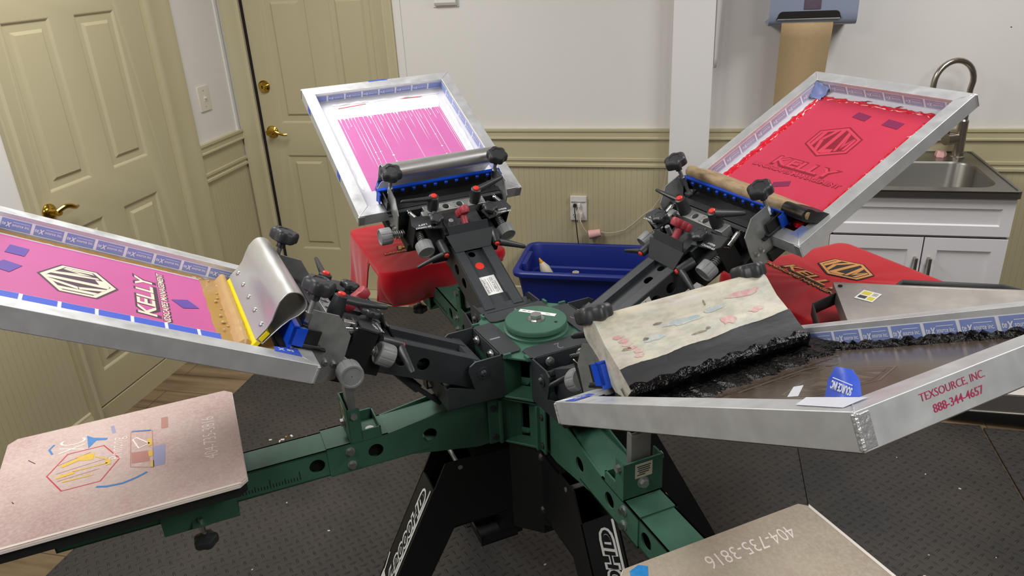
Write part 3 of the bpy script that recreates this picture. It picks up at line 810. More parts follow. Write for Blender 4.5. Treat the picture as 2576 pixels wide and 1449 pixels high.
for k in range(4):
    T = Rz(k * PI / 2)
    for s in (-1, 1):
        m.box(.070, .158, s * .056 - .003, s * .056 + .003, .764, .884, 'green', T)
        m.box(.126, .134, s * .056 - .0, s * (.056 + .012), .764, .884, 'green', T)
        for z in (.862, .784): m.cyl((.146, s * .059, z), (.146, s * .064, z), .0075, 'black', n=14, T=T)
m.build('platen_hub', press, Tr(0, 0, ZP) @ Rz(AZP), bevel=.0012)

# platen arms
def platen_arm():
    m = MB(); w = .0435
    side = [(.100, .884), (.225, .886), (.395, .861), (.535, .861), (.535, .788), (.345, .788), (.185, .757), (.100, .757)]
    holes = [circle(.428, .825, .0175), circle(.300, .827, .0175)]
    for y0, y1 in ((-w, -w + .004), (w - .004, w)): m.prism(side, y0, y1, 'green', 'y', holes)
    m.add([(.225, -w, .872), (.225, w, .872), (.395, w, .861), (.395, -w, .861)], [(0, 1, 2, 3)], 'green'); m.box(.395, .535, -w, w, .857, .861, 'green')
    m.box(.30, .535, -w, w, .788, .792, 'green'); m.add([(.185, -w, .757), (.185, w, .757), (.345, w, .788), (.345, -w, .788)], [(0, 1, 2, 3)], 'green')
    # outer sliding tube
    v = .0405
    o = [(.46, .857), (1.084, .857), (1.084, .790), (.46, .790)]
    for y0, y1 in ((-v, -v + .004), (v - .004, v)): m.prism(o, y0, y1, 'green', 'y', [circle(.560, .824, .0175)])
    m.box(.46, 1.084, -v, v, .853, .857, 'green'); m.box(.46, 1.084, -v, v, .790, .794, 'green'); m.box(1.080, 1.084, -v, v, .79, .857, 'green')
    m.box(.40, .62, -.02, .02, .80, .81, 'void')
    for s in (-1, 1):
        for k in range(72):
            x = .600 + k * .0064
            h = .022 if k % 10 == 0 else (.014 if k % 5 == 0 else .009)
            m.box(x - .0008, x + .0008, s * v - .0005, s * v + .0005, .802, .802 + h, 'void')
        for z in (.842, .806):
            m.cyl((.485, s * w, z), (.485, s * (w + .002), z), .0105, 'zinc', n=16); m.cyl((.485, s * (w + .002), z), (.485, s * (w + .010), z), .0075, 'chrome', n=6)
    return m
def stop_mesh():
    """registration stop standing on the arm"""
    m = MB()
    m.box(.410, .482, -.044, .044, .861, .864, 'green')
    m.box(.478, .482, -.044, .044, .861, .945, 'green')
    for s in (-1, 1):
        m.box(.452, .480, s * .042 - .002, s * .042 + .002, .864, .945, 'green'); m.box(.410, .455, s * .042 - .002, s * .042 + .002, .864, .886, 'green')
    m.box(.410, .413, -.044, .044, .864, .886, 'green')
    m.cyl((.430, .012, .864), (.430, .012, .868), .010, 'white_plastic', n=16)
    m.cyl((.482, 0, .893), (.484, 0, .893), .0125, 'zinc', n=16); m.cyl((.484, 0, .893), (.491, 0, .893), .009, 'zinc', n=6)
    for s in (-1, 1):
        m.cyl((.466, s * .044, .930), (.466, s * .052, .930), .008, 'zinc', n=6)
    m.box(.482, .4826, -.018, .020, .906, .938, 'labelc')
    for k, (a, b) in enumerate(((-.014, .016), (-.012, .014), (-.013, .015), (-.010, .012), (-.014, .004))):
        m.box(.4826, .4829, a, b, .931 - k * .0048, .9332 - k * .0048, 'ink_txt')
    return m
def post_mesh():
    m = MB(); m.bbox(.455, .473, -.022, .022, .880, 1.000, 'zinc', .002); m.box(.452, .4555, -.020, -.012, .94, .985, 'void'); m.bbox(.4575, .470, -.020, -.008, .999, 1.004, 'chrome', .001)
    return m
def platen_mesh(mat):
    m = MB()
    X0_, X1_, W_ = .702, 1.160, .193
    c = .016
    out = [(X0_ + c, -W_), (X1_ - c, -W_), (X1_, -W_ + c), (X1_, W_ - c), (X1_ - c, W_), (X0_ + c, W_), (X0_, W_ - c), (X0_, -W_ + c)]
    m.prism(out, .930, .9365, 'platenedge')
    k = .0012
    inn = [(a + (k if a < .9 else -k), b + (k if b < 0 else -k)) for a, b in out]
    m.prism(inn, .9365, .9385, mat)
    m.prism([(a + (.004 if a < .9 else -.004), b + (.004 if b < 0 else -.004)) for a, b in out], .908, .930, 'void')
    return m
def bracket_mesh():
    m = MB()
    m.box(.722, .98, -.054, .054, .860, .908, 'green')
    for s in (-1, 1):
        m.prism([(.736, .905), (.960, .905), (.960, .862), (.887, .850), (.887, .768), (.736, .768)], s * .056 - .002, s * .056 + .002, 'green', 'y')
        m.box(.775, .805, s * .0582 - .0004, s * .0582 + .0004, .838, .841, 'zinc')
        m.box(.845, .905, s * .0582 - .0004, s * .0582 + .0004, .872, .890, 'void')
        for x in (.742, .748): m.cyl((x + .004, s * .058, .862 - (x - .742) * 2), (x + .004, s * .060, .862 - (x - .742) * 2), .004, 'zinc', n=10)
    m.box(.736, .887, -.056, .056, .766, .770, 'green')
    return m
def knob_profile(r, h): return [(r * .30, -h * .55), (r * .30, -h * .2), (r * .42, -h * .12), (r * .80, 0), (r * .97, h * .14), (r, h * .30), (r, h * .72), (r * .95, h * .88), (r * .84, h), (r * .52, h * 1.04), (r * .50, h * .97), (r * .2, h * .97)]
def knob(mb, T, r, h, lobes=6, mat='bplastic', depth=.16):
    mb.lathe(knob_profile(r, h), mat, lobes * 9, T=T, lobes=lobes, depth=depth)
arms = []
for k in range(4):
    T = Tr(0, 0, ZP) @ Rz(AZP + k * PI / 2)     # 0: az 36, 1: az 126, 2: az 216 (left), 3: az 306 (right front)
    if k == 0:
        a = platen_arm().build('platen_arm', press, T)
        st = stop_mesh().build('registration_stop', a); po = post_mesh().build('stop_post', a)
        br = bracket_mesh().build('platen_bracket', a)
        m = MB(); m.cyl((.812, .072, .800), (.812, .072, .755), .006, 'chrome', n=10); m.box(.795, .829, .056, .084, .786, .790, 'green'); knob(m, aim((.812, .072, .752), (0, 0, -1)), .026, .020, 5)
        kn = m.build('platen_knob', a)
    else:
        a = copy_tree(arms[0], press); a.matrix_basis = T
    arms.append(a)
# the two bare platens and the two under the shirts
for k in range(4):
    pm = platen_mesh({2: 'platen', 3: 'platen2'}.get(k, 'platen'))
    U = UPX @ Matrix()
    P0 = lambda z=.9387: Tr(.93, 0, z) @ UPX
    if k in (2, 3):
        T = P0()
        if k == 2:
            # phone number, arcs, hexagon and boxes left by earlier prints
            Z0 = Tr(0, 0, .9388); Z1 = Tr(0, 0, .9390)
            pm.text('404-735-3816', Tr(.762, -.005, .9388) @ UPX, .166, .026, 'mwhite', -.012, .1)
            HX = Tr(1.002, -.010, .9388)
            pm.strip([(.066, 0), (.034, -.066), (-.034, -.066), (-.066, 0), (-.034, .066), (.034, .066)], .0026, 'mred', HX, True)
            for q, w_ in (([(.042, -.022), (-.003, -.041)], .010), ([(.048, .015), (.016, .011)], .009), ([(.02, .006), (-.044, .006)], .0035), ([(-.02, -.03), (-.044, -.008)], .003), ([(-.044, -.008), (-.046, .014)], .010), ([(.036, .035), (-.02, .036)], .004)):
                pm.strip(q, w_, 'myel', HX @ Tr(0, 0, .0003))
            pm.poly([(.016, -.048), (-.018, -.046), (-.016, -.020), (.010, -.028)], 'myel', HX @ Tr(0, 0, .0001))
            for q in ([(.05, -.03), (-.01, -.052)], [(.05, .0), (-.045, -.012)], [(.045, .028), (-.03, .02)]): pm.strip(q, .0012, 'mfaint', HX @ Tr(0, 0, .0002))
            pm.strip([(.974, .073), (.955, .081), (.927, .084), (.903, .077), (.883, .067)], .0055, 'mblue', Z1)
            pm.strip([(1.066, -.128), (1.074, -.112), (1.066, -.090)], .004, 'mblue', Z1)
            pm.poly([(1.004, -.134), (.990, -.118), (.962, -.103), (.964, -.097), (.984, -.104), (.998, -.080)], 'mblue', Z1)
            pm.strip([(.915, -.106), (.877, -.092)], .0042, 'mblue', Z1)
            pm.strip([(.955, -.150), (.950, -.118)], .007, 'mbluef', Z0)
            pm.strip([(.917, -.104), (.874, -.089), (.871, .056), (.914, .034)], .0014, 'mfaint', Z1, True)
            pm.poly([(.914, -.02), (.880, -.012), (.878, .030), (.912, .022)], 'mfaint', Z0)
            pm.strip([(.879, -.06), (.878, -.03)], .008, 'myel', Z1); pm.strip([(.878, -.01), (.876, .012)], .008, 'myel', Z1); pm.strip([(.874, .03), (.873, .055)], .006, 'myel', Z1)
            pm.poly([(.871, -.024), (.848, -.020), (.850, .056), (.871, .053)], 'mbluef', Z0)
            pm.poly([(.856, -.135), (.842, -.133), (.842, -.085), (.856, -.088)], 'mfaint', Z0)
            pm.strip([(.905, -.075), (.88, -.04), (.900, -.03), (.912, -.07)], .003, 'mwhite', Z1, True)
            pm.text('Printing', Tr(.940, -.052, .9389) @ UPX, .085, .034, 'mwhite', -.012, .2)
            pm.text('XC', Tr(1.030, -.106, .9389) @ UPX, .055, .050, 'mwhite', -.012, .2)
            for q in ([(1.11, -.09), (1.095, -.07)], [(1.12, .05), (1.116, .058)]): pm.strip(q, .0014, 'gap', Z1)
        else:
            pm.text('404-735-3816', Tr(.752, .036, .9388) @ UPX, .172, .028, 'mwhite', -.005, .1)
            pm.poly([(.702, -.165), (.716, -.185), (.745, -.192), (.75, -.175), (.725, -.150), (.705, -.140)], 'mbright', Tr(0, 0, .9389)) if False else None
            pm.poly([(.706, -.150), (.712, -.170), (.740, -.182), (.775, -.180), (.765, -.160), (.735, -.150), (.715, -.138)], 'mbright', Tr(0, 0, .9389))
            pm.poly([(.83, -.06), (.90, -.075), (.93, -.02), (.86, .03)], 'mbluef', Tr(0, 0, .9389))
    pm.poly([(.718, .1855), (1.146, .1855), (1.152, .1915), (.712, .1915)], 'platenedge', Tr(0, 0, .9388))
    po_ = pm.build('platen', press, Tr(0, 0, ZP) @ Rz(AZP + k * PI / 2))
    if k == 2: po_['label'] = 'pink-tinted platen with red hexagon and blue marks'
    if k == 3: po_['label'] = 'tan platen with a bright blue corner mark'

# head hub
m = MB(); pocket_hub(m, 1.010, .902, .131, .081, 'green')
m.build('head_hub', press, Tr(0, 0, ZP) @ Rz(AZH), bevel=.0012)
m = MB(); m.lathe([(.078, 1.010), (.078, 1.016), (.074, 1.018), (.070, 1.018), (.070, 1.021)], 'green', 44, cap=True)
m.lathe([(.071, 1.023), (.075, 1.025), (.075, 1.034), (.073, 1.037), (0.001, 1.037)], 'green', 44); m.cyl((0, 0, 1.018), (0, 0, 1.024), .066, 'void', n=40)
m.cyl((.050, -.010, 1.0372), (.050, -.010, 1.0375), .004, 'void', n=12)
disc = m.build('pivot_disc', press, Tr(0, 0, ZP))
m = MB(); m.lathe([(.021, 1.037), (.021, 1.039), (.014, 1.040)], 'chrome', 24); m.cyl((0, 0, 1.039), (0, 0, 1.050), .0145, 'chrome', n=6); m.build('centre_bolt', disc)
m = MB(); m.box(-.046, .048, -.007, .007, 0, .0004, 'label'); m.box(-.038, -.028, -.001, .0012, .0004, .0006, 'ink_txt'); m.box(-.024, -.018, -.001, .0012, .0004, .0006, 'ink_txt'); m.box(.022, .034, -.0008, .0008, .0004, .0006, 'ink_txt')
o = m.build('oil_label', disc, Tr(-.004, .034, 1.0372) @ Rz(R(-10)))
# hinge brackets
def bracket():
    m = MB(); Q = .082
    m.prism([(.087, -Q), (.133, -Q), (.133, Q), (.087, Q), (.087, Q + .0), (.080, Q - .012), (.080, -Q + .012)], 1.011, 1.0145, 'black')
    m.box(.131, .135, -Q + .012, Q - .012, .975, 1.0145, 'black')
    cheek = [(.128, 1.0145), (.196, 1.0145), (.210, 1.006), (.213, .992), (.204, .955), (.200, .945), (.262, .968), (.268, .962), (.268, .914), (.128, .905)]
    for s in (-1, 1):
        m.prism(cheek, s * (Q - .004), s * Q, 'black', 'y')
        m.cyl((.180, s * Q, .984), (.180, s * (Q + .003), .984), .014, 'black', n=18); m.cyl((.180, s * (Q + .003), .984), (.180, s * (Q + .009), .984), .008, 'black', r1=.005, n=16)
        m.cyl((.137, s * .040, 1.000), (.142, s * .040, 1.000), .0105, 'zinc', n=16); m.cyl((.142, s * .040, 1.000), (.149, s * .040, 1.000), .007, 'chrome', n=6)
    m.cyl((.180, -.076, .984), (.180, .076, .984), .016, 'black', n=16)
    m.box(.13, .268, -Q + .004, Q - .004, .908, .912, 'black')
    m.box(.264, .268, -Q + .004, Q - .004, .912, .962, 'black')
    # toothed height gauge plate
    pl = [(-.050, .93)] + [(-.050 + .008 * (0 if i % 2 else 1), .932 + .010 * (i // 2 + (i % 2) * .0) + (.005 if i % 4 > 1 else 0)) for i in range(0)] + [(-.050, .985), (-.020, .985), (-.020, .93)]
    m.prism([(-.052, .915), (-.052, .985), (-.044, .985), (-.044, .975), (-.036, .975), (-.036, .985), (-.026, .985), (-.026, .915)], .276, .280, 'black', 'x')
    m.box(.262, .280, -.052, -.026, .915, .919, 'black')
    for s in (-1, 1): m.prism([(.118, s * Q), (.126, s * Q), (.126, s * (Q + .0)), (.118, s * Q)], 1.0, 1.01, 'green') if False else m.box(.112, .130, s * (Q + .006) - .003, s * (Q + .006) + .003, 1.008, 1.018, 'green')
    return m
nums = {2: '1', 3: '2', 1: '4', 0: '3'}
for k in range(4):
    b = bracket().build('hinge_bracket', press, Tr(0, 0, ZP) @ Rz(AZH + k * PI / 2))
    m = MB(); m.text(nums[k], Tr(.110, .0, 1.0148) @ UPX, .014 if k != 2 else .006, .026, 'chalk', -.02)
    m.build('chalk_number', b)

# ------------------------------------------------------------------ one print head in its own frame
def lever(mb, length=.085, post=.058, r=.0155):
    """post along z with a tapering arm along +x from its top, red cap"""
    mb.lathe([(r, 0), (r * 1.02, post * .3), (r * .88, post * .8), (r * .84, post * .97), (r * .70, post)], 'bplastic', 20)
    mb.tube([(0, 0, post * .86), (length * .35, 0, post * .90), (length * .7, 0, post * .98), (length, 0, post * 1.06), (length + .004, 0, post * 1.07)], [.0105, .0098, .0078, .0062, .003], 'bplastic', 12, flat=.7)
    mb.lathe([(r * .52, post), (r * .52, post + .0035), (r * .40, post + .0055), (.001, post + .006)], 'redplastic', 18)
def wheel(mb, p, d, r=.0240, h=.033):
    T = aim(p, d)
    prof = [(r * .86, -h / 2), (r * .97, -h * .44), (r, -h * .36), (r, h * .38), (r * .95, h / 2), (r * .80, h / 2), (r * .78, h * .45), (.001, h * .45)]
    n = 96; vs = []
    for rr, z in prof:
        for j in range(n):
            t = 2 * PI * j / n
            f = 1 - (.07 * max(0, 1 - (abs(((t * 9 / (2 * PI)) % 1) - .5) / .09)) if abs(z) < h * .49 and rr > r * .7 else 0)
            vs.append((rr * f * math.cos(t), rr * f * math.sin(t), z))
    k = len(prof)
    mb.add(vs, [(i * n + j, i * n + (j + 1) % n, (i + 1) * n + (j + 1) % n, (i + 1) * n + j) for i in range(k - 1) for j in range(n)], 'gplastic', True, T)
    mb.add(vs[:n], [tuple(range(n))[::-1]], 'gplastic', False, T)
    mb.cyl((0, 0, -h / 2 - .040), (0, 0, -h / 2), .0048, 'zinc', n=10, T=T); mb.coil((0, 0, -h / 2 - .036), (0, 0, -h / 2 - .001), .0092, 6, .0015, 'zinc', T=T)

def make_head():
    A = MB()     # arm channel
    A.box(.030, .262, .030, .056, .010, .0165, 'black'); A.box(.030, .262, -.056, -.030, .010, .0165, 'black')
    A.box(.030, .262, .027, .030, -.006, .0165, 'black'); A.box(.030, .262, -.030, -.027, -.006, .0165, 'black')
    A.prism([(.034, -.0275), (.250, -.0275), (.250, .0275), (.034, .0275)], -.002, .001, 'black', 'z', [circle(.190, 0, .0125), circle(.236, .004, .010)])
    side = [(.022, -.020), (.030, .0165), (.262, .0165), (.300, -.010), (.300, -.060), (.030, -.052), (.016, -.036)]
    for s in (-1, 1): A.prism(side, s * .053, s * .0565, 'black', 'y', [circle(.160, -.020, .015), circle(.212, -.020, .015)])
    A.box(.03, .29, -.054, .054, -.052, -.049, 'void')
    A.cyl((.026, -.075, -.004), (.026, .075, -.004), .0165, 'black', n=18)
    A.box(.024, .045, -.070, .070, .004, .0145, 'black')
    head = A.build('print_head', press, HM(1), bevel=.0012)
    m = MB()     # sloping end plate with upturned flange
    m.add([(.240, -.053, .018), (.240, .053, .018), (.276, .070, .052), (.276, -.070, .052)], [(0, 1, 2, 3)], 'black')
    m.add([(.276, -.060, .046), (.276, .060, .046), (.292, .057, .070), (.292, -.057, .070)], [(0, 1, 2, 3)], 'black')
    o = m.build('end_plate', head, ang=1); o.data.polygons.foreach_set('use_smooth', [False] * len(o.data.polygons)); s_ = o.modifiers.new('thick', 'SOLIDIFY'); s_.thickness = .003; s_.offset = -1
    m = MB()     # registration carriage
    m.box(.276, .420, -.100, .100, -.050, .006, 'blackdeep'); m.box(.300, .405, -.062, .062, .006, .032, 'black')
    m.box(.345, .425, -.150, .150, -.058, -.030, 'blackdeep'); m.box(.412, .424, -.160, .160, -.045, .036, 'black')
    m.box(.284, .345, -.052, -.020, .030, .040, 'black'); m.box(.284, .345, .020, .052, .030, .040, 'black')
    m.cyl((.318, .040, .040), (.318, .040, .066), .007, 'zinc', n=12)
    m.build('registration_carriage', head, bevel=.0012)
    for s in (1, -1):
        m = MB()  # off-contact bracket: top flange and a tapering face
        m.prism([(.302, s * .070), (.338, s * .060), (.356, s * .086), (.362, s * .142), (.330, s * .150), (.318, s * .142)], .056, .0595, 'black')
        m.prism([(.322, .058), (.368, .056), (.376, -.027), (.327, -.028)], s * .140 - .002, s * .140 + .002, 'blackdeep', 'y')
        m.box(.366, .370, *sorted((s * .07, s * .138)), -.04, .05, 'blackdeep')
        T = Tr(.322, s * .120, .0597) @ UPX @ Rz(PI)
        m.text('OFF CONTACT', T @ Tr(0, .005, 0), .046, .0055, 'white_txt', .02); m.text('LEFT' if s > 0 else 'RIGHT', T @ Tr(0, -.005, 0), .026, .0055, 'white_txt', .02)
        m.cyl((.329, s * .080, .0595), (.329, s * .080, .074), .005, 'chrome', n=10); m.lathe([(.009, .0595), (.009, .063)], 'chrome', 6, T=Tr(.316, s * .092, 0))
        m.build('offcontact_bracket', head, bevel=.0008)
        m = MB(); knob(m, Tr(.329, s * .081, .068), .0225, .014, 6, depth=.18); m.build('star_knob', head)
        m = MB(); yi = s * .130; yj = s * .130 - .016
        m.coil((.400, yi, .040), (.350, yj, .042), .0056, 15, .0014, 'chrome')
        m.tube([(.400, yi, .040), (.406, yi + .003, .040), (.411, yi + .001, .039), (.412, yi - .004, .038), (.408, yi - .006, .038)], .0014, 'chrome', 6); m.tube([(.350, yj, .042), (.343, yj, .046), (.338, yj - .002, .052)], .0014, 'chrome', 6); m.build('tension_spring', head)
        m = MB(); wheel(m, (.288, s * .123, .008), (-1, s * .02, -.10)); m.build('adjusting_wheel', head)
        m = MB(); lever(m, .084, .048, .0135); q = m.build('side_lever', head)
        q.matrix_basis = Tr(.286, s * .081, .020) @ basis((0, 0, 0), (0, s * .96, -.25), (0, .25, s * .96), (-1, 0, 0)) if s > 0 else Tr(.286, s * .081, .020) @ basis((0, 0, 0), (-.2, -.95, -.2), (.0, .2, -.95), (-.97, .2, .04))
    m = MB(); m.prism([(.378, -.094), (.408, -.094), (.408, .090), (.378, .090)], .016, .046, 'zinc', 'z', [circle(.393, .024, .0095), circle(.393, -.018, .0095)])
    m.bbox(.355, .384, .086, .104, .020, .052, 'zinc', .002); m.cyl((.393, .024, .018), (.393, .024, .020), .011, 'void', n=16); m.cyl((.393, -.018, .018), (.393, -.018, .020), .011, 'void', n=16)
    m.build('registration_bar', head, bevel=.001)
    for s, ang in ((1, R(90)), (-1, R(-75))):
        m = MB(); lever(m, .092, .047, .0165); q = m.build('clamp_lever', head, Tr(.394, s * .064, .044) @ Rz(ang))
    m = MB(); T = aim((.289, .0, .042), (.86, 0, .52)); m.lathe([(.0105, 0), (.0095, .02), (.0095, .052)], 'redknob', 18, T=T)
    for y in (-.019, 0, .019): m.lathe([(.006, .044), (.0125, .046), (.0140, .051), (.0140, .061), (.0120, .066), (.004, .0675)], 'redknob', 24, T=T @ basis((0, 0, 0), (1, 0, 0), (0, 1, 0), (0, 0, 1)) @ Tr(0, y, 0))
    m.bbox(-.0105, .0105, -.019, .019, .045, .0672, 'redknob', .003, T=T)
    m.build('locking_knob', head)
    m = MB()     # frame clamp: trough with the screen bar inside it
    m.box(.428, .447, -.163, .163, -.052, .034, 'blackdeep'); m.box(.428, .500, -.178, .178, .0072, .012, 'blackdeep'); m.box(.428, .490, -.178, .178, -.060, -.0335, 'blackdeep')
    m.box(.4945, .498, -.176, .176, .010, .046, 'void')  # black sheet standing in for the shade on the back of the blue rest
    for s in (-1, 1): m.box(.447, .498, s * .176 - .002, s * .176 + .002, .010, .046, 'blackdeep'); m.box(.440, .500, s * .165 - .016, s * .165 + .016, .012, .017, 'black')
    m.build('frame_clamp', head, bevel=.001)
    m = MB(); m.box(.4985, .5035, -.190, .190, .0075, .049, 'bluerest'); m.box(.494, .5035, -.190, .190, .0465, .0515, 'bluerest')
    for k in range(10): m.lathe([(.004, 0), (.0058, .003), (.0058, .009), (.004, .011)], 'bluerest', 12, T=Tr(.4945, -.150 + k * .0333, .034))
    for s in (-1, 1): m.box(.478, .5035, s * .188 - .002, s * .188 + .002, .014, .049, 'bluerest')
    m.build('squeegee_rest', head)
    for s in (-1, 1):
        m = MB(); poly = [(.474, .080), (.423, .080), (.388, .047), (.384, -.008), (.388, -.045), (.413, -.058), (.460, -.058), (.452, -.02), (.458, .016), (.473, .047)]
        m.prism(poly, s * .1795, s * .1825, 'zinc', 'y') if False else m.prism(poly, s * .1645, s * .1675, 'zinc', 'y')
        for x in (.401, .418): m.cyl((x, s * .1675, -.015), (x, s * .1715, -.015), .0062, 'zinc', n=14); m.cyl((x, s * .1715, -.015), (x, s * .1755, -.015), .0042, 'chrome', n=6)
        m.build('side_plate', head)
        m = MB(); T = Tr(.477, s * .1605, 0)
        m.cyl((0, 0, .014), (0, 0, .118), .0052, 'zinc', n=12, T=T); m.cyl((0, 0, .046), (0, 0, .072), .0085, 'chrome', n=6, T=T); m.cyl((0, 0, .014), (0, 0, .020), .012, 'zinc', n=14, T=T)
        knob(m, T @ Tr(0, 0, .112), .0315, .026, 6); m.build('clamp_knob', head)
    m = MB(); wheel(m, (.379, .204, -.013), (0, 1, 0)); m.build('adjusting_wheel', head)
    m = MB(); m.cyl((.24, .0, -.045), (.12, -.0, -.10), .011, 'black', n=14); m.cyl((.12, 0, -.10), (.05, 0, -.125), .006, 'black', n=10); m.build('lift_strut', head)
    return head
heads = {1: make_head()}
for k in (0, 2, 3):
    h = copy_tree(heads[1], press); h.matrix_basis = HM(k); heads[k] = h
for k, (aL, aR) in {0: (92, -72), 2: (168, -90), 3: (100, -105)}.items():
    for q in heads[k].children:
        if q.name.startswith('clamp_lever'):
            y = q.matrix_basis.translation.y
            q.matrix_basis = Tr(.394, y, .044) @ Rz(R(aL if y > 0 else aR))
# labels that only one head carries
m = MB(); m.cyl((.190, 0, -.0018), (.190, 0, .0016), .0125, 'redplastic', n=20); m.build('red_dot', heads[1])
m = MB(); m.box(.085, .150, -.024, .020, .0012, .0018, 'label')
T = Tr(.118, -.002, .002) @ Rz(PI)
m.text('LUBRICATED', Tr(.118, -.010, .002), .052, .0085, 'ink_txt'); m.text('IMPORTANT', Tr(.116, .013, .002), .050, .007, 'ink_txt')
for k, y in enumerate((.006, .0035, -.002, -.018)): m.box(.094, .142 - .012 * (k % 2), y, y + .001, .0018, .0020, 'ink_txt')
m.build('warning_label', heads[1])
m = MB(); m.box(.075, .150, -.0575, -.0569, -.048, .006, 'label')
T = basis((.100, -.0577, -.020), (1, 0, 0), (0, 0, 1), (0, -1, 0)) @ Rz(R(0))
m.text('BARREL', T @ Tr(-.004, .004, 0), .034, .010, 'ink_txt', .02); m.text('UP', T @ Tr(.0, -.010, 0), .014, .010, 'ink_txt', .02)
for k in range(3): m.box(.122 + k * .006, .124 + k * .006, -.0579, -.0575, -.030 + k * .004, -.002 + k * .002, 'ink_txt')
m.build('instruction_label', heads[0])

# ------------------------------------------------------------------ screens
TILT = {1: R(27.51), 0: R(27.64), 2: R(27.91), 3: R(27.72)}
YOFF = {1: .0023, 0: -.0075, 2: -.0114, 3: -.0016}
for k in range(4): heads[k].matrix_basis = HM(k, TILT[k])
def SM(k): return Tr(PX, PY, .010) @ HM(k, TILT[k]) @ Tr(.453, YOFF[k], -.032)
FL, FW, FB, FH = .610, .254, .036, .038
def screen(k, label):
    root = empty('printing_screen', label, 'screen frame', SM(k))
    m = MB()
    o = [(0, -FW), (FL, -FW), (FL, FW), (0, FW)]
    i_ = [(FB, -FW + FB), (FL - FB, -FW + FB), (FL - FB, FW - FB), (FB, FW - FB)]
    m.prism(o, .0012, FH, 'alum', 'z', [i_])
    for x, y in ((0, -1), (FL, -1), (FL, 1), (0, 1)):
        sx = 1 if x == 0 else -1
        m.box(x - .0006, x + .0006, y * FW - .007 * (1 if y > 0 else -1) * 1 - .0035, y * FW - .007 * (1 if y > 0 else -1) + .0035, .003, FH - .002, 'weld') if False else None
        m.box(x - .0008, x + .0008, *sorted((y * (FW - .002), y * (FW - .017))), .003, FH - .003, 'weld')
        m.tube([(x + sx * .001, y * (FW - .001), .003), (x + sx * .001, y * (FW - .001), FH - .002)], [.0035, .0035], 'weld', 8)
        m.tube([(x + sx * .002, y * (FW - .002), FH - .0008), (x + sx * FB, y * (FW - FB), FH - .0008)], .0016, 'weld', 6)
    m.build('frame', root, bevel=.0025)
    m = MB(); m.box(.002, FL - .002, -FW + .002, FW - .002, 0, .0012, 'meshwhite')
    return root, m
def tape_band(mb, p, d, up, length, z0, z1, mat='tape', gap='tapewhite', n=None, txt=True, seg=.056, ph=0.0):
    """printed tape: coloured squares with pale gaps and the lettering; p start, d direction, up direction (both unit, local)"""
    nrm = Vector(d).cross(Vector(up))
    B = basis(p, d, up, nrm)
    mb.add([(0, z0 - .002, 0), (length, z0 - .002, 0), (length, z1 + .0015, 0), (0, z1 + .0015, 0)], [(0, 1, 2, 3)], gap, T=B)
    x = -ph
    while x < length - .006:
        a, b = max(0, x + .003), min(length, x + seg - .003)
        if b - a > .006:
            mb.add([(a, z0, .0004), (b, z0, .0004), (b, z1, .0004), (a, z1, .0004)], [(0, 1, 2, 3)], mat, T=B)
            if txt and b - a > seg - .008:
                h = (z1 - z0)
                C_ = B @ Tr((a + b) / 2, (z0 + z1) / 2, .0008)
                mb.text('te', C_ @ Tr(-.0205, -.0, 0), .007, h * .30, gap, .02, .2); mb.text('X', C_ @ Tr(-.0125, -.001, 0), .010, h * .46, gap, .05, .2)
                mb.text('source inc.', C_ @ Tr(.0085, -.0, 0), .030, h * .26, gap, .02, .1)
                mb.add([(-.006, h * .24, 0), (.022, h * .24, 0), (.022, h * .28, 0), (-.006, h * .28, 0)], [(0, 1, 2, 3)], gap, T=C_)
        x += seg
def inner_tapes(root, mat='tape', gap='tapewhite', sides='FLRN', z0=.007, z1=.028, seg=.056, onmesh=None):
    m = MB(); e = .0008
    yi, xa, xb = FW - FB - e, FB + e, FL - FB - e
    if 'F' in sides: tape_band(m, (xb, yi, 0), (0, -1, 0), (0, 0, 1), 2 * yi, z0, z1, mat, gap, seg=seg, ph=.02)
    if 'L' in sides: tape_band(m, (xa, yi, 0), (1, 0, 0), (0, 0, 1), xb - xa, z0, z1, mat, gap, seg=seg, ph=.03)
    if 'R' in sides: tape_band(m, (xb, -yi, 0), (-1, 0, 0), (0, 0, 1), xb - xa, z0, z1, mat, gap, seg=seg, ph=.01)
    # strip lying on the mesh
    w = .016
    if onmesh:
        tape_band(m, (xa, yi, .0018), (1, 0, 0), (0, -1, 0), xb - xa, 0.002, w, onmesh, gap, txt=False, seg=seg, ph=.03)
        tape_band(m, (xb, -yi, .0018), (-1, 0, 0), (0, 1, 0), xb - xa, 0.002, w, onmesh, gap, txt=False, seg=seg, ph=.01)
    m.build('printed_tape', root)
def ridge(mb, pts, w, h, mat, seed=0, jit=.3):
    """thick bead of ink lying on the mesh along a path (local x, y)"""
    rnd = random.Random(seed); n = len(pts); N = 9; vs = []
    for i, p in enumerate(pts):
        a = Vector(pts[max(0, i - 1)]); b = Vector(pts[min(n - 1, i + 1)]); d = (b - a).normalized(); nn = Vector((-d.y, d.x))
        ww = w * (1 + rnd.uniform(-jit, jit)); hh = h * (1 + rnd.uniform(-jit, jit))
        if i in (0, n - 1): ww *= .3; hh *= .3
        off = rnd.uniform(-.2, .2) * w * jit
        for j in range(N):
            t = -1 + 2 * j / (N - 1)
            q = Vector(p) + nn * (off + t * ww / 2 * (1 + rnd.uniform(-.12, .12)))
            z = hh * max(0.0, 1 - t * t) ** .6 * (1 + rnd.uniform(-.25, .25) * jit * 2)
            vs.append((q.x, q.y, .0014 + z))
    mb.add(vs, [(i * N + j, i * N + j + 1, (i + 1) * N + j + 1, (i + 1) * N + j) for i in range(n - 1) for j in range(N - 1)], mat, True)
def line(a, b, n): return [(a[0] + (b[0] - a[0]) * k / n, a[1] + (b[1] - a[1]) * k / n) for k in range(n + 1)]
SURF = .0013

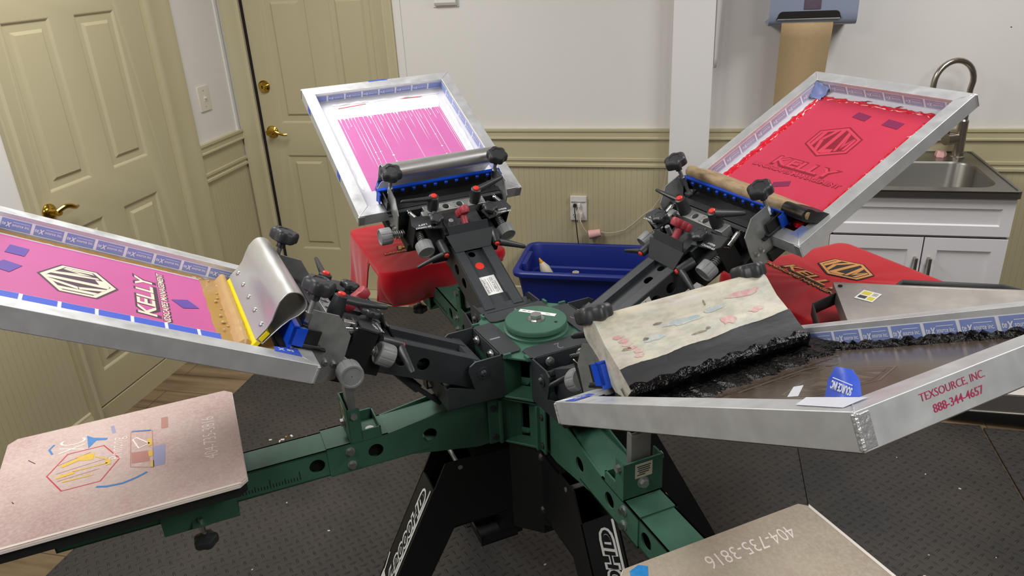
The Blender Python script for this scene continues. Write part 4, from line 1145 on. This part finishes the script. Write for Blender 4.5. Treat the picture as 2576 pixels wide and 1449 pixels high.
# --- left screen: pink emulsion, tan ink
s1, m = screen(2, 'raised left screen with a pink stencil, tan ink and the logo of the landscaping firm'); m.build('mesh_fabric', s1)
m = MB(); m.box(.150, .525, -.193, .110, .0012, .0016, 'pink'); T = Tr(.382, -.020, .0017) @ UPX
logo(m, T, 'dkprint', 'cream', 'dkprint', 'cream', outline='dkprint', lift=.00015)
for x, y, a, w, h in ((.196, -.020, .5, .018, .020), (.495, -.02, -.35, .016, .024), (.486, -.115, -.1, .016, .024)):
    m.add([(-w, -h, 0), (w, -h, 0), (w, h, 0), (-w, h, 0)], [(0, 1, 2, 3)], 'tapeviolet', T=Tr(x, y, .0024) @ Rz(a))
m.build('stencil', s1)
inner_tapes(s1, 'tape', 'tapewhite', 'FLR', onmesh=None)
m = MB(); tape_band(m, (.50, FW - FB - .001, .0022), (-1, 0, 0), (0, -1, 0), .46, .010, .116, 'tapeb', 'tapewhite', txt=False, ph=.02)
m.add([(.030, .195, .0385), (.075, .205, .0388), (.078, .225, .0388), (.028, .228, .0385)], [(0, 1, 2, 3)], 'tapeb')
m.text('te X', Tr(.055, .213, .0392) @ UPX @ Rz(PI / 2), .03, .010, 'tapewhite', .02)
m.build('edge_tape', s1)
m = MB(); pts = []
N1, N2 = 26, 12
rnd = random.Random(3); vs = []
for i in range(N1 + 1):
    y = -.205 + .41 * i / N1
    for j in range(N2 + 1):
        t = j / N2
        x = .060 + (.152 + .001 * math.sin(i * 1.3) - .060) * t
        z = .0016 + .020 * (1 - t) ** 1.2 + .0004 * rnd.random() * (1 - t)
        vs.append((x, y, z))
m.add(vs, [(i * (N2 + 1) + j, i * (N2 + 1) + j + 1, (i + 1) * (N2 + 1) + j + 1, (i + 1) * (N2 + 1) + j) for i in range(N1) for j in range(N2)], 'tanink', True)
ridge(m, line((.108, -.205), (.112, .17), 40), .030, .024, 'tanink2', 5, .025)
ridge(m, line((.14, -.2085), (.55, -.2085), 40), .014, .003, 'tanink', 6, .25)
for k in range(14): m.lathe([(.0045, 0), (.004, .002), (.002, .003), (.0002, .0032)], 'tanink2', 10, T=Tr(.132 + random.gauss(0, .006), -.18 + k * .022 + random.gauss(0, .006), .0065) @ Matrix.Scale(random.uniform(.4, 1), 4), cap=False)
m.build('tan_ink', s1)

# --- back left screen: pale pink with white ink streaks
s4, m = screen(1, 'raised back left screen with pale pink stencil streaked by white ink'); m.build('mesh_fabric', s4)
m = MB(); m.box(.130, .512, -.176, .174, .0012, .0016, 'pinkl'); m.build('stencil', s4)
inner_tapes(s4, 'tape', 'tapewhite', 'FLR', seg=.058)
m = MB(); rnd = random.Random(11)
m.poly([(.478, .176), (.545, .178), (.548, -.19), (.500, -.186), (.476, -.172)], 'whiteink', z=.0019)
ridge(m, line((.552, .175), (.545, -.20), 30), .010, .003, 'whiteink', 4, .5)
y = .170; xs = []
while y > -.172:
    w = rnd.uniform(.003, .013)
    x0 = .478 - abs(rnd.gauss(0, .012)); 
    ln = rnd.choice((.03, .05, .09, .16, .24, .32, .34)) 
    m.poly([(.484, y), (.484, y - w), (x0, y - w * .55), (x0 - .02 - ln * .3, y - w * .5 - .0008), (x0 - ln, y - w * .5), (x0 - .02 - ln * .3, y - w * .5 + .0008), (x0, y - w * .45)], 'whiteink', z=.0020)
    if ln > .2 and rnd.random() < .6:
        for q in range(3): 
            xx = x0 - ln * rnd.uniform(.5, 1.0); m.lathe([(.0035, 0), (.003, .001), (.0005, .0016)], 'whiteink', 8, T=Tr(xx, y - w * .5, .0018) @ Matrix.Scale(rnd.uniform(.5, 1.3), 4, (1, 0, 0)), cap=False)
    y -= w + rnd.uniform(.0005, .009)
m.poly([(.545, .10), (.551, .10), (.551, -.17), (.546, -.17)], 'whiteink', z=.0022)
m.poly([(.530, .155), (.534, .155), (.541, .06), (.538, .06)], 'mred', z=.0024); m.poly([(.541, -.06), (.545, -.06), (.541, -.14), (.538, -.13)], 'mred', z=.0024)
ridge(m, line((.14, -.198), (.52, -.205), 30), .012, .002, 'whiteink', 8, .5); ridge(m, line((.14, .196), (.53, .186), 30), .010, .002, 'whiteink', 9, .5)
m.build('white_ink', s4)
m = MB()
m.add([(.612, .03, .020), (.612, -.03, .020), (.612, -.03, .0385), (.612, .03, .0385)], [(0, 1, 2, 3)], 'tapeb'); m.add([(.611, .030, .0386), (.606, .030, .0386), (.606, -.035, .0386), (.611, -.035, .0386)], [(0, 1, 2, 3)], 'tapeb')
for x, s in ((.50, 1), (.18, 1), (.07, -1), (.4, -1)): m.box(x, x + .028, s * (FW + .0004) - .0004, s * (FW + .0004) + .0004, .012, .037, 'tapeb')
m.build('edge_tape', s4)

# --- back right screen: red ink
s3, m = screen(0, 'raised back right screen covered in red ink with the firm logo'); m.build('mesh_fabric', s3)
m = MB(); m.box(.062, .545, -.180, .186, .0012, .0018, 'redfilm'); T = Tr(.382, -.003, .0019) @ UPX
logo(m, T, 'redlogo', 'redmid', 'redlogo', 'redmid', outline='redlogo', lift=.00015)
for x, y, a, w, h in ((.496, .0, -.15, .012, .024), (.490, -.104, -.1, .013, .026), (.190, .0, .45, .010, .024)):
    m.add([(-w, -h, 0), (w, -h, 0), (w, h, 0), (-w, h, 0)], [(0, 1, 2, 3)], 'tapedarkred', T=Tr(x, y, .0026) @ Rz(a))
m.build('stencil', s3)
inner_tapes(s3, 'tapered', 'tapewhite', 'FLR', z0=.004, z1=.028, seg=.062)
m = MB()
for s, q in ((1, 0), (-1, 3)):
    ridge(m, line((.06, s * .190), (.545, s * .187), 60), .018, .0045, 'redink', 20 + q, .45); ridge(m, line((.06, s * .180), (.52, s * .181), 60), .010, .003, 'redink', 21 + q, .6)
ridge(m, line((.545, .186), (.548, -.184), 40), .014, .003, 'redink', 25, .5)
rnd = random.Random(5); vs = []; N1, N2 = 60, 10
for i in range(N1 + 1):
    y = -.200 + .395 * i / N1
    for j in range(N2 + 1):
        t = j / N2; e = max(0, (-.09 - y) / .11)
        vs.append((.060 + (.045 + .045 * e) * t + .003 * rnd.random(), y, .0016 + (.016 + .010 * e) * (1 - t) ** 1.3 * (1 + rnd.uniform(-.25, .25))))
m.add(vs, [(i * (N2 + 1) + j, i * (N2 + 1) + j + 1, (i + 1) * (N2 + 1) + j + 1, (i + 1) * (N2 + 1) + j) for i in range(N1) for j in range(N2)], 'redink', True)
for y, b in ((.05, 1), (-.06, .6)): ridge(m, [(.545, y), (.552, y - .004 * b), (.560, y - .016 * b), (.562, y - .03 * b)], .004, .002, 'redlogo', 3, .3)
m.build('red_ink', s3)
m = MB(); m.add([(.022, -.205, .0384), (.060, -.21, .0386), (.056, -.232, .0386), (.024, -.236, .0384)], [(0, 1, 2, 3)], 'tape'); m.build('tape_scrap', s3)
m = MB(); vs = []
for i in range(8):
    for j in range(6):
        vs.append((FL - FB - .002 - i * .006, FW - FB - .002 - j * .008, .002 + .030 * max(0, 1 - (i + j) / 9) ** 1.2 + random.uniform(0, .006)))
m.add(vs, [(i * 6 + j, i * 6 + j + 1, i * 6 + 7 + j, i * 6 + 6 + j) for i in range(7) for j in range(5)], 'tape', True)
m.build('corner_tape', s3)

# --- right front screen: dark brown mesh with black ink
s2, m = screen(3, 'raised right front screen with a dark brown mesh and black ink')
for i in range(len(m.fm)): m.fm[i] = 0
m.mats[0] = mt['brownfilm']; m.build('mesh_fabric', s2)
m = MB(); T = Tr(.345, -.008, .0013) @ UPX; logo(m, T, 'brownlogo', 'brownfilm', 'brownlogo', 'brownfilm', outline='brownlogo', lift=.00012); m.build('stencil', s2)
inner_tapes(s2, 'tape', 'tapewhite', 'LFR', z0=.002, z1=.027, seg=.058)
m = MB(); rnd = random.Random(9); vs = []; N1, N2 = 90, 22
for i in range(N1 + 1):
    y = -.205 + .408 * i / N1
    wv = .168 + .010 * math.sin(i * .5) + .006 * math.sin(i * 1.7)
    for j in range(N2 + 1):
        t = j / N2
        z = .0016 + .030 * (1 - t) ** .85 * (1 if t < .97 else .0) + rnd.uniform(-.0012, .0012) * (1 - t) + .0012 * math.sin(i * .9 + j) * (1 - t)
        vs.append((.050 + (wv - .050) * t, y, max(.0014, z)))
m.add(vs, [(i * (N2 + 1) + j, i * (N2 + 1) + j + 1, (i + 1) * (N2 + 1) + j + 1, (i + 1) * (N2 + 1) + j) for i in range(N1) for j in range(N2)], 'blackink', True)
ridge(m, line((.13, .204), (.57, .204), 70), .020, .008, 'blackink', 31, .4); ridge(m, line((.13, .186), (.36, .198), 40), .012, .006, 'blackink', 32, .5)
m.build('black_ink', s2)
m = MB()   # printed stamp on the outer face of the far bar
o = basis((FL + .0006, -.132, .021), (0, 1, 0), (0, 0, 1), (1, 0, 0))
m.text('TEXSOURCE, INC.', o @ Tr(0, .0065, 0), .088, .0085, 'stampred', -.004); m.text('888-344-4657', o @ Tr(.003, -.0065, 0), .068, .0080, 'stampred', .004)
m.build('ink_stamp', s2)
m = MB(); vs = []; rnd = random.Random(2)
# crumpled blue tape flap in the front corner
fl_ = [(.530, -.216, .030), (.568, -.216, .030), (.524, -.200, .038), (.566, -.197, .034), (.520, -.188, .050), (.556, -.184, .048), (.530, -.184, .062), (.548, -.182, .058)]
m.add(fl_, [(0, 1, 3, 2), (2, 3, 5, 4), (4, 5, 7, 6)], 'tapeb')
B = basis((.541, -.1925, .0425), (.88, .10, -.1), (-.1, .50, .86), (.1, -.86, .5))
m.text('SOURCE INC', B @ Tr(0, -.001, .0024) @ Rz(PI - .25), .027, .009, 'tapewhite', .03); m.box(-.013, .013, .0055, .0065, .0024, .0026, 'tapewhite', B @ Rz(-.25))
m.add([(.545, -.216, .030), (.574, -.216, .028), (.574, -.150, .012), (.535, -.16, .022)], [(0, 1, 2, 3)], 'tapeb')
o = m.build('loose_tape', s2); s_ = o.modifiers.new('thick', 'SOLIDIFY'); s_.thickness = .0006
m = MB(); m.poly([(.42, -.216), (.455, -.20), (.50, -.206), (.56, -.19), (.57, -.216)], 'tapewhite', z=.0386 - .02)
m.add([(.490, -.2175, .040), (.506, -.2175, .041), (.508, -.209, .050), (.492, -.208, .048)], [(0, 1, 2, 3)], 'tapewhite')
m.add([(.525, -.240, .0388), (.590, -.245, .0388), (.590, -.214, .0396), (.515, -.216, .0396)], [(0, 1, 2, 3)], 'tapewhite')
m.build('white_tape_scrap', s2)
m = MB(); m.add([(.030, -.250, .0388), (.062, -.248, .0388), (.064, -.212, .0392), (.034, -.208, .0392)], [(0, 1, 2, 3)], 'tapeb'); m.text('te', Tr(.047, -.23, .0395) @ UPX, .02, .012, 'tapewhite', .02); m.build('edge_tape', s2)

# ------------------------------------------------------------------ squeegees
def squeegee_T(k, xb, zb, xt, zt, yc=0.0, yaw=0.0):
    """local: x = across the blade, z = up the handle, y along; bottom at (xb, zb) and top towards (xt, zt) in the head frame"""
    d = Vector((xt - xb, 0, zt - zb)).normalized()
    return Tr(PX, PY, .010) @ HM(k, TILT[k]) @ basis((xb, yc, zb), (d.z, 0, -d.x), (0, 1, 0), d) @ Rz(yaw)
# aluminium squeegee on the left screen
def alu_squeegee(label, k, xb, zb, xt, zt, half, yc, blade, rest='alumbright'):
    root = empty('squeegee', label, 'squeegee', squeegee_T(k, xb, zb, xt, zt, yc))
    prof = []
    front = [(.0075, .022), (.0085, .050), (.012, .066), (.020, .084), (.026, .100), (.027, .112)]
    for a in range(0, 181, 15): prof.append((.003 + .024 * math.cos(R(a)), .116 + .021 * math.sin(R(a))))
    outer = front + prof + [(-.020, .104), (-.014, .088), (-.011, .070), (-.0095, .050), (-.0085, .022)]
    innr = [(.0058, .026), (.0066, .052), (.010, .068), (.018, .086), (.024, .102), (.025, .112)] + [(.003 + .022 * math.cos(R(a)), .116 + .019 * math.sin(R(a))) for a in range(0, 181, 15)] + [(-.018, .104), (-.012, .088), (-.009, .070), (-.0075, .050), (-.0068, .026)]
    m = MB(); m.prism(outer, -half, half, 'alumbright', 'y', [innr])
    m.build('handle', root, bevel=.0006, ang=30)
    m = MB(); m.box(-.0045, .0045, -half, half, -.002, .046, blade); m.build('blade', root, bevel=.0008)
    for q in range(5):
        m = MB(); y = -half + .03 + q * (2 * half - .06) / 4
        m.lathe([(.0052, 0), (.0052, .0016), (.0036, .0030)], 'chrome', 14, T=aim((.0086, y, .044), (1, 0, -.03))); m.cyl((.0110, y, .044), (.0120, y, .044), .0022, 'zinc', n=6); m.build('screw', root)
    return root
alu_squeegee('aluminium squeegee with yellow blade leaning in the tan ink of the left screen', 2, .556, -.024, .496, .100, .172, -.012, 'yellow')
alu_squeegee('aluminium squeegee with rounded top leaning at the back left white-ink screen', 1, .583, -.026, .540, .062, .172, -.006, 'bluerest')
def wood_squeegee(label, k, T, half, mat, prof, blade, bladew, stains):
    root = empty('squeegee', label, 'squeegee', T)
    m = MB(); m.prism(prof, -half, half, mat, 'y')
    if stains: stains(m)
    m.build('handle', root, bevel=0 if stains else .0015, ang=40)
    m = MB(); m.box(-.0045, .0045, -half, half, -.002, .030, blade); m.build('blade', root, bevel=.0008)
    return root
wp = [(.013, .018), (.0145, .06), (.0125, .080), (.0155, .100)] + [(.0 + .0155 * math.cos(R(a)), .108 + .0155 * math.sin(R(a))) for a in range(0, 181, 20)] + [(-.0155, .100), (-.0125, .080), (-.0145, .06), (-.013, .018)]
q3 = wood_squeegee('worn wooden squeegee with dark blackened end resting in the red ink', 0, squeegee_T(0, .590, -.026, .505, .062, -.030, R(-1.5)) , .2155, 'wood', wp, 'olive', .03, None)
m = MB(); m.prism([(a * 1.02, b if b > .05 else b) for a, b in wp], -.2170, -.150, 'cordblack', 'y'); m.prism([(a * .55, .108 + (b - .108) * .5) for a, b in wp if b > .08], -.2195, -.2171, 'wood', 'y'); m.build('ink_stained_end', q3, ang=40)
# big wooden squeegee on the right front screen
wp2 = [(.021, .012), (.0225, .050), (.0205, .078), (.0185, .098), (.0215, .120), (.0235, .132)] + [(.0 + .0235 * math.cos(R(a)), .136 + .0215 * math.sin(R(a))) for a in range(0, 181, 15)] + [(-.0235, .132), (-.0215, .120), (-.0185, .098), (-.0205, .078), (-.0225, .050), (-.021, .012)]
def stains(mb):
    rnd = random.Random(8)
    m = MB(); B = basis((.0229, 0, 0), (0, 1, 0), (0, 0, 1), (1, 0, 0))
    def blot(cx, cy, rx, ry, mat):
        m.poly([(cx + rx * math.cos(t * .45) * rnd.uniform(.6, 1.15), cy + ry * math.sin(t * .45) * rnd.uniform(.6, 1.15)) for t in range(14)], mat, B)
    blot(.055, .080, .022, .009, 'pinkstain'); blot(.115, .118, .040, .006, 'pinkstain'); blot(.120, .084, .018, .006, 'pinkstain')
    blot(-.02, .100, .040, .007, 'bluestain'); blot(.04, .106, .022, .006, 'bluestain'); blot(-.09, .086, .022, .005, 'bluestain')
    for q in range(6): blot(-.150 + q * .005 + rnd.uniform(-.006, .006), .104 - q * .008, .010, .004, 'pinkstain')
    blot(-.01, .072, .018, .0022, 'darkstain'); blot(.01, .075, .006, .003, 'darkstain'); blot(-.105, .088, .006, .003, 'darkstain'); blot(-.07, .108, .012, .002, 'darkstain'); blot(.03, .120, .002, .006, 'darkstain'); blot(-.145, .080, .010, .003, 'darkstain')
    def xs(z):
        pr = [(.050, .0225), (.078, .0205), (.098, .0185), (.120, .0215), (.132, .0235)]
        for (z0, x0), (z1, x1) in zip(pr, pr[1:]):
            if z <= z1: return x0 + (x1 - x0) * (z - z0) / (z1 - z0) + .0007
        return .024
    k = len(mb.v)
    mb.v += [(xs(z), y, z) for x, y, z in m.v]
    for f, i in zip(m.f, m.fm): mb.f.append([a_ + k for a_ in f]); mb.fm.append(mb.mi(m.mats[i])); mb.fs.append(False)
q2 = wood_squeegee('large ink-stained cream wooden squeegee standing in the black ink', 3, squeegee_T(3, .546, -.020, .480, .100, .0, 0), .176, 'woodpaint', wp2, 'olive', .03, stains)
m = MB(); rnd = random.Random(4)
vs = []; N1 = 60; v2 = []
for i in range(N1 + 1):
    y = -.1765 + .353 * i / N1
    edge = .050 + .014 * (i / N1) + .0012 * math.sin(i * .35) + rnd.uniform(-.0004, .0004)
    for j, z in enumerate((.014, .026, .038, edge - .003, edge)):
        vs.append((.0230 + (.0006 if j < 4 else -.0002) + .0008 * math.sin(j * 2 + i * .11), y, z))
    for j, z in enumerate((-.003, .003, .009, .015, .020 + .003 * math.sin(i * .8))):
        v2.append(((.008, .0255, .0285, .0265, .0236)[j] + rnd.uniform(0, .0022), y, z + rnd.uniform(-.001, .001)))
n = 5
Q_ = [(i * n + j, i * n + j + 1, (i + 1) * n + j + 1, (i + 1) * n + j) for i in range(N1) for j in range(n - 1)]
m.add(vs, Q_, 'blackfilm', True); m.add(v2, Q_, 'blackink', True)
m.build('black_ink', q2)

# ------------------------------------------------------------------ red shirts over the two back platens
def shirt(k, label, logo_xy, lscale, drops, seed):
    """drops(side, t) -> hanging length; side is near / left / outer / right, t runs 0..1 along that side"""
    root = empty('red_shirt', label, 'shirt', Tr(PX, PY, 0) @ Rz(AZP + k * PI / 2))
    Z = .9418; R0, R1, W_ = .690, 1.180, .212; c = .034
    sides = [('near', (R0, -W_ + c), (R0, W_ - c)), ('left', (R0 + c, W_), (R1 - c, W_)), ('outer', (R1, W_ - c), (R1, -W_ + c)), ('right', (R1 - c, -W_), (R0 + c, -W_))]
    per = []
    for q, (nm, p, e) in enumerate(sides):
        N = 46
        for i in range(N): per.append((p[0] + (e[0] - p[0]) * i / N, p[1] + (e[1] - p[1]) * i / N, nm, i / N))
        a0 = [90 + 90, 90, 0, -90][q]; cc = [(R0 + c, W_ - c), (R1 - c, W_ - c), (R1 - c, -W_ + c), (R0 + c, -W_ + c)][q]
        for i in range(8):
            a_ = R(a0 - 90 * i / 8); per.append((cc[0] + c * math.cos(a_), cc[1] + c * math.sin(a_), nm, 1.0))
    n = len(per); rows = []
    cx, cy = (R0 + R1) / 2, 0
    for f in (.06, .35, .62, .82, .93, .985): rows.append([(cx + (x - cx) * f, cy + (y - cy) * f, Z + .0006 * math.sin(x * 70 + y * 50)) for x, y, nm, t in per])
    NQ = 14
    for q in range(NQ + 1):
        u = q / NQ; row = []
        for i, (x, y, nm, t) in enumerate(per):
            D = drops(nm, t)
            ax, ay = per[i - 2][0], per[i - 2][1]; bx, by = per[(i + 2) % n][0], per[(i + 2) % n][1]
            d = Vector((bx - ax, by - ay)).normalized(); o = Vector((-d.y, d.x))
            if o.dot(Vector((x - cx, y - cy))) < 0: o = -o
            amp = min(1, D / .06)
            wav = (.007 * math.sin(i * .21 + seed) + .005 * math.sin(i * .47 + seed * 2 + u * 2)) * u * amp
            blg = .010 * math.sin(min(1, u * 2.4) * PI / 2) * amp - (-.012 if nm == 'left' else .045) * u * u * min(1, D / .12) + wav
            z = Z - .0012 - .006 * (1 - math.cos(min(1, u * 3) * PI / 2)) - D * u + .004 * math.sin(i * .33 + seed) * u * amp
            row.append((x + o.x * blg, y + o.y * blg, z))
        rows.append(row)
    vs = [p for r in rows for p in r]
    m = MB(); m.add(vs, [(i * n + j, i * n + (j + 1) % n, (i + 1) * n + (j + 1) % n, (i + 1) * n + j) for i in range(len(rows) - 1) for j in range(n)], 'shirt', True)
    m.add(rows[0], [tuple(range(n))], 'shirt', True)
    o = m.build('shirt_body', root, ang=180); s_ = o.modifiers.new('thick', 'SOLIDIFY'); s_.thickness = .0018; s_.offset = -1
    m = MB(); m.tube([(x, y, z - .001) for x, y, z in rows[-1]], .0026, 'shirt', 6, closed=True); m.build('hem', root, ang=180)
    m = MB(); T = Tr(logo_xy[0], logo_xy[1], Z + .0022) @ UPX @ Matrix.Scale(lscale, 4)
    logo(m, T, 'pblack', 'pgold', 'pblack', 'pgold', outline='pblack', lift=.0003); m.build('chest_print', root)
    return root
def sm(a, b, t):
    t = max(0, min(1, (t - a) / (b - a))); return t * t * (3 - 2 * t)
def drop_left(side, t):
    if side == 'near': return .088 + .022 * math.sin(t * 2.6) + .02 * t
    if side == 'left': return .100 * (1 - sm(-.01, .025, t)) + .010 + .125 * sm(.33, .38, t) + .06 * sm(.37, .75, t)
    if side == 'outer': return .03 + .10 * (1 - sm(.0, .4, t))
    return .03
def drop_right(side, t):
    if side == 'near': return .11 + .02 * math.sin(t * 3)
    if side == 'left': return .10
    if side == 'outer': return .10
    return .15 + .03 * math.sin(t * 4)
shirt(0, 'red t-shirt with tan hexagon logo stretched over the back right platen beside the dryer', (1.012, .033), 1.07, drop_right, 1)
shirt(1, 'red t-shirt draped over the back left platen in front of the khaki door', (1.012, .0), 1.07, drop_left, 4)

# ------------------------------------------------------------------ flash dryer
fd = empty('flash_dryer', 'grey steel flash dryer panel with black handles beside the right red shirt', 'flash dryer', Tr(.645, 1.66, .010))
def FP(x, y): return (x - .645, y - 1.66)
m = MB(); x0, x1, y0, y1 = -.278, .300, -.223, .290
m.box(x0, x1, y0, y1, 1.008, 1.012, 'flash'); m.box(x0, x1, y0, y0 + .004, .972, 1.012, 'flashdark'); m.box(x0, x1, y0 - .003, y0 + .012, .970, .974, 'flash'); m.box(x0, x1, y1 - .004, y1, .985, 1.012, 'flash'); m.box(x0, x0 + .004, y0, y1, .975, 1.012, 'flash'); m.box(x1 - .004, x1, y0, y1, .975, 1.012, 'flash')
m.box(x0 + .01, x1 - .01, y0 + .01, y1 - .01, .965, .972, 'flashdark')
m.cyl((x0 + .014, y1 - .020, 1.012), (x0 + .014, y1 - .020, 1.015), .006, 'void', n=10)
m.build('heater_panel', fd, bevel=.0015)
m = MB(); T = Tr(x0 + .070, y1 - .075, 1.0124) @ Rz(R(-32)); m.box(-.022, .022, -.030, .030, 0, .0004, 'label', T)
m.box(-.018, .002, .002, .024, .0004, .0006, 'ylabel', T); m.box(.004, .019, -.024, -.002, .0004, .0006, 'ylabel', T); m.box(-.018, .001, -.022, -.004, .0004, .0006, 'ink_txt', T)
for q in range(4): m.box(.006, .018, .006 + q * .005, .008 + q * .005, .0004, .0006, 'ink_txt', T)
m.build('warning_sticker', fd)
m = MB(); z0, z1 = .972, 1.004      # left handle: flat bar
m.add([(x0, .245, z0), (x0, .245, z1), (x0 - .064, .175, z1), (x0 - .064, .175, z0)], [(0, 1, 2, 3)], 'blackdeep'); m.add([(x0 - .064, .175, z0), (x0 - .064, .175, z1), (x0 - .064, -.03, z1), (x0 - .064, -.03, z0)], [(0, 1, 2, 3)], 'blackdeep'); m.add([(x0 - .064, -.03, z0), (x0 - .064, -.03, z1), (x0, -.08, z1), (x0, -.08, z0)], [(0, 1, 2, 3)], 'blackdeep')
o = m.build('handle', fd); s_ = o.modifiers.new('thick', 'SOLIDIFY'); s_.thickness = .003
m = MB(); m.add([(-.14, y1, z0), (-.14, y1, z1), (-.100, y1 + .060, z1), (-.100, y1 + .060, z0)], [(0, 1, 2, 3)], 'blackdeep'); m.add([(-.100, y1 + .060, z0), (-.100, y1 + .060, z1), (.135, y1 + .055, z1), (.135, y1 + .055, z0)], [(0, 1, 2, 3)], 'blackdeep'); m.add([(.135, y1 + .055, z0), (.135, y1 + .055, z1), (.20, y1, z1), (.20, y1, z0)], [(0, 1, 2, 3)], 'blackdeep')
o = m.build('handle', fd); s_ = o.modifiers.new('thick', 'SOLIDIFY'); s_.thickness = .003
m = MB(); m.bbox(.28, .32, -.04, .04, .94, .98, 'blackdeep', .003); m.bbox(.30, .80, -.02, .02, .945, .975, 'blackdeep', .003); m.bbox(.78, .83, -.025, .025, 0, 1.0, 'blackdeep', .004); m.build('stand', fd)
m = MB(); m.bbox(-.31, .30, -.035, .035, .0, .095, 'blackdeep', .03); m.build('stand_foot', fd, Tr(.700, 1.305, 0) @ Rz(-.085))
m = MB(); m.bbox(.77, .84, -.50, 1.30, .0, .05, 'blackdeep', .02); m.build('stand_foot', fd)

# ------------------------------------------------------------------ lights, world, camera
def area(name, loc, sx, sy, w, col=(1, .97, .92)):
    d = bpy.data.lights.new(name, 'AREA'); d.shape = 'RECTANGLE'; d.size = sx; d.size_y = sy; d.energy = w; d.color = col
    o = bpy.data.objects.new(name, d); COL.objects.link(o); o.location = loc
    return o
for k, (x, y) in enumerate(((-1.55, 2.15), (1.25, 2.35), (-1.35, -.2), (1.25, -.2))):
    t = empty('ceiling_light', ('ceiling light panel above the ' + ('left back', 'right back', 'left front', 'right front')[k] + ' part of the room'), 'ceiling light', Tr(x, y, ZC - .03))
    m = MB(); m.box(-.32, .32, -.62, .62, .0, .03, 'white_plastic'); m.build('light_frame', t)
    area('lamp', (x, y, ZC - .045), .6, 1.2, (46, 46, 42, 44)[k], (1, .99, .975))
w = bpy.data.worlds.new('room'); bpy.context.scene.world = w; w.use_nodes = True
w.node_tree.nodes['Background'].inputs['Color'].default_value = (.8, .85, 1, 1); w.node_tree.nodes['Background'].inputs['Strength'].default_value = .02

cd = bpy.data.cameras.new('camera'); cam = bpy.data.objects.new('camera', cd); COL.objects.link(cam)
yaw, pit, rol = 2.445070e-01, -4.149579e-01, 5.313818e-02
base = Matrix(((1, 0, 0), (0, 0, 1), (0, -1, 0)))
Rw = Matrix.Rotation(yaw, 3, 'Z') @ Matrix.Rotation(pit, 3, 'X') @ base @ Matrix.Rotation(rol, 3, 'Z')
Rb = Rw @ Matrix(((1, 0, 0), (0, -1, 0), (0, 0, -1)))
mw = Rb.to_4x4(); mw.translation = (0, 0, 1.85); cam.matrix_world = mw
cd.sensor_fit = 'HORIZONTAL'; cd.sensor_width = 36; cd.lens = 1934.75 * 36 / 2576; cd.clip_start = .05
sc = bpy.context.scene
sc.camera = cam
sc.view_settings.view_transform = 'Standard'; sc.view_settings.look = 'None'; sc.view_settings.gamma = 1.0; sc.view_settings.exposure = -0.25
sc.view_settings.use_curve_mapping = False
